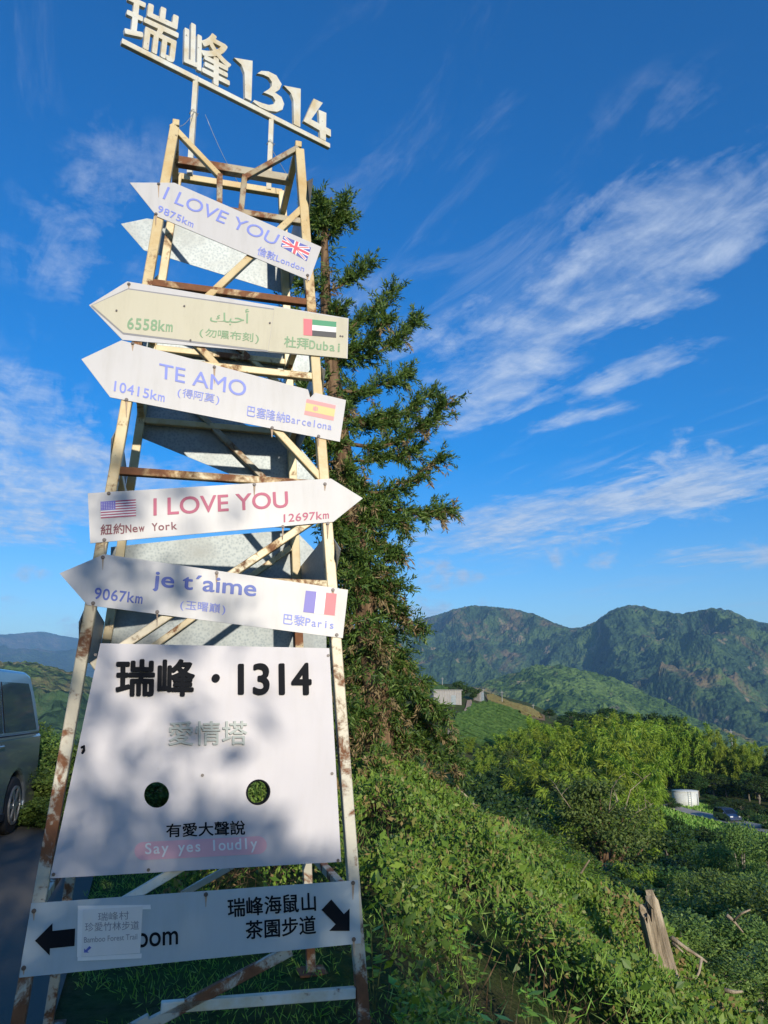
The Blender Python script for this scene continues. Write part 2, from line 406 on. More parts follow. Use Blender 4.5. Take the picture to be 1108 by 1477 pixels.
def strip(name, poly, mt, dz=.012, res=.35, kind='structure'):
    """a sheet over the ground, cut to a polygon in plan"""
    P = np.array(poly); x0, y0 = P.min(0); x1, y1 = P.max(0)
    b = bmesh.new(); f = b.faces.new([b.verts.new((p[0], p[1], 0)) for p in poly])
    for axis, lo, hi in ((0, x0, x1), (1, y0, y1)):
        for c in np.arange(lo + res, hi, res):
            no = (1, 0, 0) if axis == 0 else (0, 1, 0); co = (c, 0, 0) if axis == 0 else (0, c, 0)
            bmesh.ops.bisect_plane(b, geom=b.verts[:] + b.edges[:] + b.faces[:], plane_co=co, plane_no=no)
    for v in b.verts: v.co.z = gz(v.co.x, v.co.y) + dz
    bmesh.ops.recalc_face_normals(b, faces=b.faces)
    me = bpy.data.meshes.new(name); b.to_mesh(me); b.free(); me.materials.append(mt)
    for p in me.polygons: p.use_smooth = True
    return tag(put(bpy.data.objects.new(name, me)), kind=kind)
def asphalt_mat():
    m, g, b = mat('asphalt', (.06, .06, .06), .9)
    tc = g.new('ShaderNodeTexCoord'); P = tc.outputs['Object']
    c = g.mix(g.noise(150, 3, .6, P), (.075, .066, .055), (.20, .175, .14)); c = g.mix(g.ramp(g.noise(1.1, 6, .6, P), .4, .7), c, (.14, .125, .10))
    g.l.new(c, b.inputs['Base Color']); bp = g.new('ShaderNodeBump', {'Strength': .6, 'Distance': .006, 'Height': g.noise(120, 4, .6, P)}); g.l.new(bp.outputs[0], b.inputs['Normal'])
    return m
M['asphalt'] = asphalt_mat()
strip('asphalt_road', [(-.35, -6), (-.75, 1.5), (-1.45, 3.7), (-2.0, 5.6), (-3.5, 10.6), (-7, 11.6), (-14, 12), (-14, -6)], M['asphalt'], .02, .5)

# ------------------------------------------------------------------ mountains
def polyaz(pts):
    a = np.array([azr(*p) for p in pts]); return a[:, 0], a[:, 1]
def build_range(name, az0, az1, na, r0, r1, nr, hfun, mt, tree_amp, tree_scale):
    az = np.linspace(az0, az1, na); r = np.linspace(r0, r1, nr)
    A, Rr = np.meshgrid(az, r, indexing='ij'); x = Rr * np.sin(np.radians(A)); y = Rr * np.cos(np.radians(A))
    z = hfun(A, Rr, x, y)
    z = z + (fbm(x / tree_scale, y / tree_scale, 3, 41) - .5) * tree_amp
    n, m = x.shape; V = np.stack([x, y, z], -1).reshape(-1, 3)
    i, j = np.meshgrid(np.arange(n - 1), np.arange(m - 1), indexing='ij'); a = (i * m + j).ravel()
    Fq = np.stack([a + m, a + m + 1, a + 1, a], -1)
    return tag(mesh_np(name, V, Fq, mt, smooth=False), kind='structure')
def forest_mat(name, greens, brown, bscale=.0038, tscale=.06):
    m, g, b = mat(name, greens[0], .95, 0, .1)
    tc = g.new('ShaderNodeTexCoord'); P = tc.outputs['Object']
    c = g.mix(g.ramp(g.noise(tscale, 6, .7, P), .35, .65), greens[0], greens[1])
    c = g.mix(g.ramp(g.noise(bscale * 2.2, 5, .6, P), .48, .62), c, greens[2])
    c = g.mix(g.math('MULTIPLY', g.ramp(g.noise(bscale, 7, .68, P, .6), .525, .635), .75), c, brown)
    c = g.mix(g.math('MULTIPLY', g.ramp(g.noise(bscale * 3.7, 6, .7, P, .4), .60, .66), .7), c, (.30, .23, .15))
    cr = g.new('ShaderNodeTexVoronoi', {'Vector': P, 'Scale': tscale * 1.6}); hn = g.math('SUBTRACT', g.noise(tscale * .8, 5, .6, P), g.math('MULTIPLY', cr.outputs['Distance'], .8))
    bp = g.new('ShaderNodeBump', {'Strength': 1.0, 'Distance': .45 / tscale, 'Height': hn}); g.l.new(bp.outputs[0], b.inputs['Normal'])
    g.l.new(c, b.inputs['Base Color'])
    return m
M['forest'] = forest_mat('forested_slope', ((.021, .047, .025), (.056, .105, .05), (.085, .14, .05)), (.21, .145, .085))
M['forest_near'] = forest_mat('near_forested_slope', ((.030, .065, .018), (.095, .165, .04), (.12, .19, .05)), (.22, .16, .08), .004, .09)
M['forest_far'] = forest_mat('far_slope', ((.02, .035, .015), (.04, .07, .025), (.05, .08, .03)), (.16, .13, .10), .0012, .02)
SK_A, SK_E = polyaz([(-900, 990), (-300, 985), (200, 980), (450, 935), (560, 907), (600, 893), (640, 885), (680, 876), (715, 878), (740, 881), (770, 888), (800, 902), (822, 909), (840, 908), (860, 899), (880, 884), (905, 875), (930, 877), (955, 884), (980, 888), (1005, 884), (1030, 879), (1055, 883), (1080, 894), (1108, 902), (1200, 905), (1350, 890), (1700, 930), (2300, 960)])
def main_range(A, Rr, x, y):
    R0 = 4200 + (fbm(x * 0 + A / 4.0, x * 0, 2, 5) - .5) * 700
    zr = R0 * np.tan(np.radians(np.interp(A, SK_A, SK_E))) + CAMZ
    t = np.clip((Rr - 1500) / (R0 - 1500), 0, 1.0); back = np.clip((Rr - R0) / 900, 0, 1)
    wx = x + 220 * (fbm(x / 500, y / 500, 3, 11) - .5); wy = y + 220 * (fbm(x / 500, y / 500, 3, 12) - .5)
    rd = fbm(wx / 760 + .25 * wy / 900, wy / 1500, 5, 21, True)
    rd2 = fbm(wx / 210, wy / 330, 4, 23, True)
    base = -160 + (zr + 160) * (t ** 1.15)
    env = np.clip(4 * t * (1 - t), 0, 1) ** .75
    z = base + env * ((rd - .62) * 640 + (rd2 - .6) * 130)
    lid = Rr * np.tan(np.radians(np.interp(A, SK_A, SK_E))) - 14 * (1 - t)     # slopes never rise above the crest line
    z = np.minimum(z, lid + 6)
    return z * (1 - back) + (zr - 330) * back
build_range('mountains', -34, 44, 900, 1400, 5100, 330, main_range, M['forest'], 26, 22)
SP_A, SP_E = polyaz([(-200, 1030), (500, 1025), (600, 1006), (660, 998), (720, 978), (770, 962), (800, 960), (850, 968), (900, 985), (960, 1012), (1010, 1040), (1108, 1075), (1400, 1090)])
def spur(A, Rr, x, y):
    R0 = 1650.0; zr = R0 * np.tan(np.radians(np.interp(A, SP_A, SP_E))) + CAMZ
    t = np.clip((Rr - 600) / (R0 - 600), 0, 1); back = np.clip((Rr - R0) / 500, 0, 1)
    rd = fbm(x / 260, y / 420, 5, 31, True)
    z = -150 + (zr + 150) * t ** 1.1 + np.clip(4 * t * (1 - t), 0, 1) * (rd - .62) * 150
    z = np.minimum(z, Rr * np.tan(np.radians(np.interp(A, SP_A, SP_E))) + 3)
    return z * (1 - back) + (zr - 260) * back
build_range('foothills', -20, 40, 760, 560, 2150, 230, spur, M['forest_near'], 15, 13)
LF_A, LF_E = polyaz([(-900, 950), (-300, 935), (-120, 925), (0, 915), (30, 914), (60, 911), (85, 917), (115, 922), (160, 921), (250, 930), (400, 945), (560, 975)])
def far_left(A, Rr, x, y):
    R0 = 11500.0; e = np.interp(A, LF_A, LF_E); zr = R0 * np.tan(np.radians(e))
    t = np.clip((Rr - 6500) / (R0 - 6500), 0, 1); back = np.clip((Rr - R0) / 1500, 0, 1)
    rd = fbm(x / 1800, y / 3000, 5, 51, True)
    z = 100 + (zr - 100) * t + np.clip(4 * t * (1 - t), 0, 1) * (rd - .6) * 700
    z = np.minimum(z, Rr * np.tan(np.radians(e)))
    return z * (1 - back) + (zr - 600) * back
build_range('far_mountains', -48, 0, 420, 6300, 13000, 130, far_left, M['forest_far'], 40, 60)
LN_A, LN_E = polyaz([(-900, 960), (-300, 945), (-60, 950), (40, 956), (60, 959), (85, 966), (118, 972), (150, 985), (250, 1002), (400, 1016), (600, 1060)])
def left_hill(A, Rr, x, y):
    R0 = 900.0; e = np.interp(A, LN_A, LN_E); zr = R0 * np.tan(np.radians(e)) + CAMZ
    t = np.clip((Rr - 260) / (R0 - 260), 0, 1); back = np.clip((Rr - R0) / 400, 0, 1)
    rd = fbm(x / 120, y / 170, 4, 61, True)
    z = -60 + (zr + 60) * t + np.clip(4 * t * (1 - t), 0, 1) * (rd - .6) * 60
    z = np.minimum(z, Rr * np.tan(np.radians(e)) + 1.5)
    return z * (1 - back) + (zr - 120) * back
build_range('wooded_hill', -50, 2, 420, 250, 1250, 190, left_hill, M['forest'], 9, 8)

# ------------------------------------------------------------------ the tower
TC = Vector((-.872, 4.0, 0)); TA = R(14.78); TW0, TW1, TH = .674, .332, 4.545
def corner(sx, sy, z, ins=0.0):
    w = TW0 + (TW1 - TW0) * z / TH - ins; c, s = math.cos(TA), math.sin(TA)
    return Vector((TC.x + c * sx * w - s * sy * w, TC.y + s * sx * w + c * sy * w, z))
def face_plane(k):                      # front, right, rear, left
    (a, b) = [((-1, -1), (1, -1)), ((1, -1), (1, 1)), ((1, 1), (-1, 1)), ((-1, 1), (-1, -1))][k]
    p, q, r = corner(*a, 0), corner(*b, 0), corner(*a, TH)
    return p, (q - p).cross(r - p).normalized()
FP0, FN = face_plane(0); RP0, RN = face_plane(1); BP0, BN = face_plane(2); LP0, LN = face_plane(3)
def onf(px, py, off=0.0): return hit(px, py, FP0 + FN * off, FN)
def onb(px, py, off=0.0): return hit(px, py, BP0 + BN * off, BN)
tower = empty('sign_tower', (TC.x, TC.y, 0), TA, 'tall tapering rusty cream steel frame tower carrying all the arrow signs', 'tower')
TINV = (Matrix.Translation((TC.x, TC.y, 0)) @ Matrix.Rotation(TA, 4, 'Z')).inverted()
def tpart(name, bars, m='tower', label=None, bevel=.004):
    mb = MB()
    for bb in bars: mb.bar(TINV @ Vector(bb[0]), TINV @ Vector(bb[1]), bb[2], bb[3], TINV.to_3x3() @ Vector(bb[4] if len(bb) > 4 else (0, 0, 1)))
    o = mb.build(name, M[m], tower, bevel)
    if label: o['label'] = label
    return o
for sx in (-1, 1):
    for sy in (-1, 1):
        b0 = corner(sx, sy, 0); b0.z = gz(b0.x, b0.y) - .05
        t = (b0.z) / TH
        b0 = corner(sx, sy, b0.z)
        tpart('leg', [(b0, corner(sx, sy, TH if sy < 0 else TH + .19), .048, .048, FN)])
for (sx, sy) in ((-1, -1), (1, -1), (-1, 1), (1, 1)):
    c0 = corner(sx, sy, .02); g0 = gz(c0.x, c0.y)
    mb = MB(); mb.box((0, 0, 0), (.16, .16, .012)); o = mb.build('base_plate', M['tower_dark'], tower, .002)
    o.location = TINV @ Vector((c0.x, c0.y, g0 + .004))
def fbar(name, a, b, w=.036, m='tower', pl=onf, off=0.0, up=None):
    return tpart(name, [(pl(*a, off), pl(*b, off), w, w, up or FN)], m)
def hbar(z, sy=-1, w=.036, m='tower', ins=.0):
    return tpart('crossbar', [(corner(-1, sy, z, ins), corner(1, sy, z, ins), w, w)], m)
def sbar(z, sx, w=.036, m='tower'):
    return tpart('side_bar', [(corner(sx, -1, z), corner(sx, 1, z), w, w)], m)
def zf(px, py, sy=-1):
    p = onf(px, py) if sy < 0 else onb(px, py); return p.z
ZB = [zf(322, 422), zf(420, 541), zf(310, 689), zf(440, 842), zf(400, 1438)]
M['tower_rust'] = rusty('rusted_steel', (.60, .46, .25), .44, .56)
for k, z in enumerate(ZB): hbar(z, -1, .036, 'tower_rust' if k in (0, 2) else 'tower') if k < 4 else fbar('crossbar', (232, 1453), (512, 1431), .04, 'white_steel')
for z in (ZB[0] + .02, ZB[1], ZB[2] + .01, ZB[3], zf(300, 1300)):
    hbar(z, 1)
    sbar(z + .03, -1); sbar(z - .03, 1)
# top of the frame: rear bars, middle bar and the two front diagonals with their stubs
ZTR = zf(335, 268, 1)
hbar(ZTR, 1, .042)
pm0, pm1 = corner(-1, .15, ZTR + .0), corner(1, .15, ZTR + .0)
MIDP = (corner(-1, -1, TH) * .5 + corner(-1, 1, TH) * .5)
PM0 = MIDP; 
zmid = hit(340, 247, TC + Vector((0, 0, 0)), Vector((-math.sin(TA), math.cos(TA), 0))).z
tpart('crossbar', [(corner(-1, 0, zmid), corner(1, 0, zmid), .05, .05)], 'tower_dark')
sbar(zmid, -1); sbar(zmid, 1)
fbar('top_brace', (247, 181), (316, 254), .03); fbar('top_brace', (430, 214), (353, 257), .03, 'tower_dark')
fbar('top_stub', (317, 252), (316, 330), .03, 'tower_dark'); fbar('top_stub', (353, 254), (344, 340), .03, 'tower_dark')
hbar(zf(385, 313), -1, .034, 'tower_dark')
fbar('brace', (438, 300), (283, 445)); fbar('brace', (216, 425), (463, 691))
fbar('brace', (464, 742), (133, 962)); fbar('brace', (120, 1335), (478, 1122), .036, 'white_steel'); fbar('brace', (216, 1477), (420, 1370), .04); 
fbar('brace', (216, 1470), (70, 1552), .04)
fbar('brace', (236, 545), (420, 730), .034, 'tower_dark', onb); fbar('brace', (190, 955), (420, 790), .034, 'tower', onb)
fbar('brace', (225, 400), (410, 560), .03, 'tower', onb)
fbar('brace', (262, 1290), (440, 1190), .034, 'tower', onb)

# ---- lettering
def text_geo(s, bold=0.0, mono=False, res=5):
    """flat lettering as verts in the unit square + faces"""
    def one(ch):
        cu = bpy.data.curves.new('t', 'FONT'); cu.body = ch; cu.size = 1; cu.resolution_u = res
        ob = bpy.data.objects.new('t', cu); COL.objects.link(ob)
        dg = bpy.context.evaluated_depsgraph_get(); me = bpy.data.meshes.new_from_object(ob.evaluated_get(dg))
        V = [v.co.copy() for v in me.vertices]; Fs = [tuple(p.vertices) for p in me.polygons]
        bpy.data.objects.remove(ob); bpy.data.curves.remove(cu); bpy.data.meshes.remove(me)
        return V, Fs
    if not mono: return one(s)
    V, Fs, x = [], [], 0.0
    for ch in s:
        wide = ord(ch) > 0x2000; adv = 1.0 if wide else .54
        if ch == ' ': x += adv; continue
        v, f = one(ch)
        if not v: x += adv; continue
        lo, hi = min(p.x for p in v), max(p.x for p in v); w = hi - lo
        tw = min(adv * .84, w) if not wide else w
        if not wide and w < adv * .5: tw = w * 1.12
        k = tw / w if w else 1; n = len(V)
        V += [Vector((x + (adv - tw) / 2 + (p.x - lo) * k, p.y, 0)) for p in v]; Fs += [tuple(i + n for i in q) for q in f]
        x += adv
    return V, Fs
def lettering(parent, s, quad, m, plane, off, thick=.0016, bold=.012, mono=False, name='lettering', side=None):
    """fit the text into the quad (BL, BR, TR, TL, photo pixels) lying on a plane of the tower"""
    V, Fs = text_geo(s, bold, mono)
    x0, x1 = min(v.x for v in V), max(v.x for v in V); y0, y1 = min(v.y for v in V), max(v.y for v in V)
    p0, n = plane
    Q = [hit(*q, p0 + n * off, n) for q in quad]
    def place(v, t):
        a, b = (v.x - x0) / (x1 - x0), (v.y - y0) / (y1 - y0)
        return (Q[0] * (1 - a) + Q[1] * a) * (1 - b) + (Q[3] * (1 - a) + Q[2] * a) * b + n * t
    bm = bmesh.new(); ec = {}; k0 = len(V)
    if bold:                               # heavier strokes: the same strokes laid side by side, a hair apart in height
        V0, F0 = V, Fs; V, Fs = [], []
        for i, (dx, dy) in enumerate(((0, 0), (1, .25), (-1, -.25), (.35, 1), (-.35, -1), (.75, -.75), (-.75, .75))):
            Fs += [tuple(q + len(V) for q in f) for f in F0]; V += [v + Vector((dx * bold, dy * bold, 0)) for v in V0]
    tt = [thick - .00006 * (i // k0) for i in range(len(V))]
    top = [bm.verts.new(place(v, t)) for v, t in zip(V, tt)]; bot = [bm.verts.new(place(v, .00002 * (i // k0))) for i, v in enumerate(V)]
    for f in Fs:
        try: bm.faces.new([top[i] for i in f])
        except ValueError: continue
        for i in range(len(f)):
            e = (f[i], f[(i + 1) % len(f)]); ec[e] = ec.get(e, 0) + 1
    for (a, b) in ec:
        if (b, a) not in ec:
            try: bm.faces.new((top[b], top[a], bot[a], bot[b]))
            except ValueError: pass
    me = bpy.data.meshes.new(name); bm.normal_update(); bm.to_mesh(me); bm.free()
    for q in (m if isinstance(m, (list, tuple)) else [m]): me.materials.append(q)
    if side:
        me.materials.append(side)
        for p in me.polygons:
            if abs(p.normal.dot(n)) < .5: p.material_index = 1
    return put(bpy.data.objects.new(name, me), parent)
FRONT = (FP0, FN)
def conv(s, ox, oy): return lambda *pts: [(x / s + ox, y / s + oy) for x, y in pts]
c1, c2, c3, c4, c5, c6, c7 = conv(2.77, 150, 0), conv(2.577, 110, 230), conv(2.462, 90, 480), conv(2.357, 70, 680), conv(1.979, 0, 900), conv(1.979, 0, 1180), conv(3.166, 150, 150)
OFF = .0265
def sign(name, poly, m, label, cat, off=OFF, th=.004, pl=FRONT, bevel=0, bolts=(), edge=None):
    mb = MB(); pts = [hit(*p, pl[0] + pl[1] * off, pl[1]) for p in poly]
    mb.prism(pts, pl[1], 0, th)
    o = mb.build(name, M[m], None, bevel); tag(o, label, cat)
    for b in bolts:
        k = MB(); k.disc(hit(*b, pl[0] + pl[1] * (off + th), pl[1]), pl[1], .0085, .003, 10); k.disc(hit(*b, pl[0] + pl[1] * (off + th + .003), pl[1]), pl[1], .0055, .004, 6)
        k.build('bolt', M['bolt'], o)
        if pl is FRONT and random.random() < .75:            # thin rust run under the bolt
            w_, l_ = random.uniform(1.2, 2.2), random.uniform(9, 26); u = MB()
            u.prism([hit(b[0] + dx, b[1] + dy, pl[0] + pl[1] * (off + th), pl[1]) for dx, dy in ((-w_, 1), (-w_ * .3, l_), (w_ * .2, l_ * .92), (w_, 1))], pl[1], 0, .0004); u.build('rust_run', M['rust_run'], o)
    return o
T1 = OFF + .0048
# --- London
lon = sign('arrow_sign', c7((118, 361), (322, 362), (993, 655), (938, 808), (242, 515)), 'white', 'tilted white arrow sign with a British flag, topmost of the front arrows', 'sign', bolts=c7((250, 366), (238, 503), (930, 783)))
lettering(lon, 'I LOVE YOU', c7((268, 432), (780, 646), (805, 599), (292, 378)), M['ink_blue'], FRONT, T1, bold=.004)
lettering(lon, '9875km', c7((245, 492), (405, 565), (413, 537), (252, 462)), M['ink_blue'], FRONT, T1, bold=.014, mono=True)
lettering(lon, '倫敦London', c7((698, 688), (912, 768), (918, 738), (708, 648)), M['ink_blue'], FRONT, T1, bold=.012, mono=True)
def flag(parent, quad, rects, mats, off=T1, tris=()):
    """coloured pieces in unit coordinates laid on the sign"""
    q = [onf(*p, off) for p in quad]                       # TL TR BR BL
    def P(a, b): return (q[3] * (1 - a) + q[2] * a) * (1 - b) + (q[0] * (1 - a) + q[1] * a) * b
    mb = MB()
    for i, (poly, mi) in enumerate(rects): mb.prism([P(*p) for p in poly], FN, 0, .0008 + .00035 * mi * 1.0 + .00002 * i, mi)
    return mb.build('flag', [M[x] for x in mats], parent)
def rc(a0, b0, a1, b1): return [(a0, b0), (a1, b0), (a1, b1), (a0, b1)]
def thick(a, b, w, asp=1.7):
    dx, dy = (b[0] - a[0]) * asp, b[1] - a[1]; L = math.hypot(dx, dy); nx, ny = -dy / L * w / asp, dx / L * w
    return [(a[0] + nx, a[1] + ny), (a[0] - nx, a[1] - ny), (b[0] - nx, b[1] - ny), (b[0] + nx, b[1] + ny)]
flag(lon, c7((820, 602), (946, 656), (926, 718), (808, 650)), [(rc(0, 0, 1, 1), 0), (thick((0.05, .07), (.95, .93), .085), 1), (thick((.05, .93), (.95, .07), .085), 1), (rc(0, .34, 1, .66), 1), (rc(.41, 0, .59, 1), 1),
    (thick((.07, .08), (.93, .92), .03), 2), (thick((.07, .92), (.93, .08), .03), 2), (rc(0, .41, 1, .59), 2), (rc(.45, 0, .55, 1), 2)], ['fl_blue', 'fl_white', 'fl_red'])
# --- Dubai
dub = sign('arrow_sign', c2((48, 543), (190, 455), (1012, 592), (1008, 742), (172, 672)), 'white', 'cream and white arrow sign with green lettering and an Emirati flag', 'sign', bolts=[(186, 410)])
mb = MB(); mb.prism([onf(*p, OFF + .0043) for p in c2((60, 543), (193, 484), (735, 560), (712, 710), (175, 644))], FN, 0, .002); mb.build('inner_panel', M['cream'], dub)
mb = MB(); mb.prism([onf(*p, OFF + .0066) for p in c2((738, 549), (1009, 594), (1005, 740), (713, 713))], FN, 0, .002); mb.build('end_panel', M['cream'], dub)
T2, T3 = OFF + .0068, OFF + .009
mb = MB()
LN_ = c2((55, 543), (193, 479), (735, 555)); LQ = c2((60, 543), (193, 484), (735, 560))
mb.prism([onf(*p, OFF + .0044) for p in LN_ + LQ[::-1]], FN, 0, .0012)
mb.prism([onf(*p, OFF + .0044) for p in c2((54, 545), (174, 650), (712, 716), (712, 710), (175, 644), (61, 545))], FN, 0, .0012); mb.build('border_line', M['ink_grey'], dub)
lettering(dub, '6558km', c2((190, 630), (357, 641), (360, 602), (192, 588)), M['ink_green'], FRONT, T2, bold=.02, mono=True)
lettering(dub, '\ufeda\ufe92\ufea3\ufe83', c2((497, 612), (640, 620), (643, 556), (499, 560)), M['ink_green'], FRONT, T2, bold=.004)
lettering(dub, '(勿嘿布刻)', c2((458, 661), (678, 686), (680, 648), (460, 626)), M['ink_green'], FRONT, T2, bold=.01, mono=True)
lettering(dub, '杜拜Dubai', c2((773, 697), (978, 719), (980, 676), (775, 657)), M['ink_green'], FRONT, T3, bold=.02, mono=True)
flag(dub, c2((845, 592), (967, 604), (966, 663), (845, 653)), [(rc(0, 0, 1, 1), 0), (rc(.26, .667, 1, 1), 1), (rc(.26, 0, 1, .333), 2), (rc(0, 0, .26, 1), 3)], ['fl_white', 'fl_green', 'fl_black', 'fl_pink'], T3)
for b in c2((150, 562), (402, 545), (720, 608), (425, 672), (982, 657), (990, 658)):
    k = MB(); k.disc(onf(*b, T3), FN, .005, .003, 8); k.build('bolt', M['bolt'], dub)
# --- Barcelona
bar_ = sign('arrow_sign', c3((68, 95), (210, 28), (872, 203), (880, 231), (897, 214), (1007, 240), (985, 388), (170, 230)), 'white', 'white arrow sign with blue lettering and a red and yellow flag, under the cream one', 'sign', bolts=c3((250, 38), (540, 122), (228, 238), (745, 338), (910, 368)))
lettering(bar_, 'TE AMO', c3((343, 160), (650, 228), (655, 173), (345, 108)), M['ink_blue'], FRONT, T1, bold=.006)
lettering(bar_, '10415km', c3((183, 207), (362, 246), (365, 214), (187, 171)), M['ink_blue'], FRONT, T1, bold=.012, mono=True)
lettering(bar_, '(得阿莫)', c3((408, 230), (555, 258), (560, 222), (412, 194)), M['ink_blue'], FRONT, T1, bold=.008, mono=True)
lettering(bar_, '巴塞隆納Barcelona', c3((655, 296), (955, 349), (958, 317), (659, 257)), M['ink_blue'], FRONT, T1, bold=.006, mono=True)
flag(bar_, c3((868, 235), (971, 258), (963, 312), (859, 290)), [(rc(0, 0, 1, 1), 0), (rc(0, .25, 1, .75), 1), (rc(.26, .38, .30, .62), 2), (rc(.30, .34, .37, .60), 2), (rc(.31, .60, .36, .66), 2), (rc(.38, .38, .42, .62), 2)], ['fl_srd', 'fl_yellow', 'fl_srd'])
# --- New York
ny = sign('arrow_sign', c4((134, 75), (960, 25), (1068, 92), (968, 172), (142, 245)), 'white', 'white arrow sign pointing right with maroon lettering and an American flag', 'sign', bolts=c4((205, 75), (700, 45), (940, 43), (190, 233), (797, 188), (950, 177)))
lettering(ny, 'I LOVE YOU', c4((358, 150), (815, 122), (812, 68), (358, 92)), M['ink_red'], FRONT, T1, bold=.014)
lettering(ny, '12697km', c4((800, 173), (953, 160), (953, 134), (800, 146)), M['ink_red'], FRONT, T1, bold=.012, mono=True)
lettering(ny, '紐約New York', c4((178, 217), (437, 199), (435, 166), (178, 181)), M['ink_dkred'], FRONT, T1, bold=.016, mono=True)
R_ = [(rc(0, 0, 1, 1), 0)] + [(rc(0, k / 13, 1, (k + 1) / 13), 1) for k in range(0, 13, 2)] + [(rc(0, 6 / 13, .42, 1), 2)]
R_ += [(rc(.03 + .065 * i, .53 + .09 * j, .05 + .065 * i, .555 + .09 * j), 3) for i in range(6) for j in range(5)]
flag(ny, c4((177, 103), (297, 95), (298, 152), (178, 160)), R_, ['fl_white', 'ink_red', 'fl_violet', 'fl_white'])
# --- Paris
par = sign('arrow_sign', c4((38, 347), (190, 282), (1018, 403), (1000, 567), (133, 455)), 'white', 'white arrow sign with blue lettering and a French flag, lowest of the arrows', 'sign', bolts=c4((185, 292), (572, 345), (967, 403), (152, 448), (370, 478), (980, 556)))
lettering(par, 'je t´aime', c4((355, 406), (703, 442), (707, 374), (361, 340)), M['ink_dkblue'], FRONT, T1, bold=.018)
lettering(par, '9067km', c4((155, 433), (318, 450), (322, 415), (160, 395)), M['ink_dkblue'], FRONT, T1, bold=.016, mono=True)
lettering(par, '(玉曙巔)', c4((447, 472), (600, 489), (603, 452), (450, 436)), M['ink_blue'], FRONT, T1, bold=.008, mono=True)
lettering(par, '巴黎Paris', c4((798, 519), (968, 538), (970, 505), (801, 482)), M['ink_blue'], FRONT, T1, bold=.012, mono=True)
flag(par, c4((875, 405), (980, 416), (973, 490), (866, 478)), [(rc(0, 0, 1, 1), 0), (rc(0, 0, .345, 1), 1), (rc(.655, 0, 1, 1), 2)], ['fl_white', 'fl_violet', 'fl_pink'])
# --- main board with its two speaking holes
def holed_board(poly, holes, name, m, off, th):
    o0 = FP0 + FN * off; ex = (corner(1, -1, 0) - corner(-1, -1, 0)).normalized(); ey = FN.cross(ex)
    cu = bpy.data.curves.new('c', 'CURVE'); cu.dimensions = '2D'; cu.fill_mode = 'BOTH'; cu.extrude = th / 2
    L = [[onf(*p, off) for p in poly]]
    for (cx, cy, rr) in holes:
        L.append([onf(cx + rr * math.cos(t), cy + rr * 1.03 * math.sin(t), off) for t in [2 * math.pi * k / 40 for k in range(40)]])
    for loop in L:
        sp = cu.splines.new('POLY'); sp.points.add(len(loop) - 1); sp.use_cyclic_u = True
        for pt, p in zip(sp.points, loop): d = p - o0; pt.co = (d.dot(ex), d.dot(ey), 0, 1)
    ob = bpy.data.objects.new('c', cu); COL.objects.link(ob)
    me = bpy.data.meshes.new_from_object(ob.evaluated_get(bpy.context.evaluated_depsgraph_get())); bpy.data.objects.remove(ob)
    me.transform(Matrix((ex, ey, FN)).transposed().to_4x4()); me.transform(Matrix.Translation(o0)); me.materials.clear(); me.materials.append(M[m])
    me.name = name
    return put(bpy.data.objects.new(name, me))
BO = OFF + .002
board = tag(holed_board([(145, 928), (475, 935), (492, 1243), (72, 1267)], [(226, 1146.5, 18), (372.5, 1142.5, 16.5)], 'message_board', 'board', BO, .004), 'large pale lilac board with two round holes and black raised lettering', 'sign')
B1 = BO + .0024
lettering(board, '瑞峰', c5((333, 204), (553, 204), (555, 104), (335, 104)), M['ink_black'], FRONT, B1, .014, .026, name='raised_letters')
dot = MB(); dot.disc(onf(*c5((616, 155))[0], B1), FN, .017, .014, 20); dot.build('raised_dot', M['ink_black'], board)
lettering(board, '1314', c5((682, 200), (887, 201), (885, 114), (682, 116)), M['ink_black'], FRONT, B1, .014, .022, name='raised_letters')
lettering(board, '愛情塔', c5((482, 346), (705, 344), (705, 277), (482, 279)), M['mint'], FRONT, B1, .012, .010, name='raised_letters')
lettering(board, '有愛大聲說', c5((475, 609), (700, 601), (698, 561), (475, 571)), M['ink_black'], FRONT, B1, bold=.016, mono=True)
def pill(a, b, h, n=12):
    a, b = Vector(a), Vector(b); d = (b - a).normalized(); k = Vector((-d.y, d.x)); pts = []
    for c, s in ((b, 1), (a, -1)):
        for i in range(n + 1):
            t = math.pi * (i / n - .5); v = c + d * (s * h * math.cos(t)) + k * (s * h * math.sin(t)); pts.append((v.x, v.y))
    return pts
mb = MB(); mb.prism([onf(*p, B1) for p in pill((207, 1227.5), (372, 1219), 13)], FN, 0, .001); mb.build('pink_banner', M['pink'], board)
lettering(board, 'Say yes loudly', c5((415, 667), (735, 651), (733, 610), (415, 626)), M['fl_white'], FRONT, B1 + .0012, bold=.012, mono=True)
ring = MB(); ctr = onf(372.5, 1142.5, BO)
rr = (onf(372.5 + 16.5, 1142.5, BO) - ctr).length
ring.tube([ctr + FN * (-.055 + .012 * k) for k in range(6)], rr * .99, 28, False); o = ring.build('speaking_tube', M['ink_black'], board)
sm = o.modifiers.new('wall', 'SOLIDIFY'); sm.thickness = .007; sm.offset = 0
for b in c5((273, 88), (937, 90), (238, 362), (153, 715), (424, 702), (578, 432), (948, 427), (965, 675)):
    k = MB(); k.disc(onf(*b, B1), FN, .0065, .004, 10); k.build('bolt', M['bolt'], board)
k = MB(); k.tube([onf(118, 1078, B1 + .003), onf(121, 1076, B1 + .014), onf(121.5, 1082, B1 + .016), onf(119, 1086, B1 + .004)], .005, 8); k.build('hook', M['ink_black'], board)
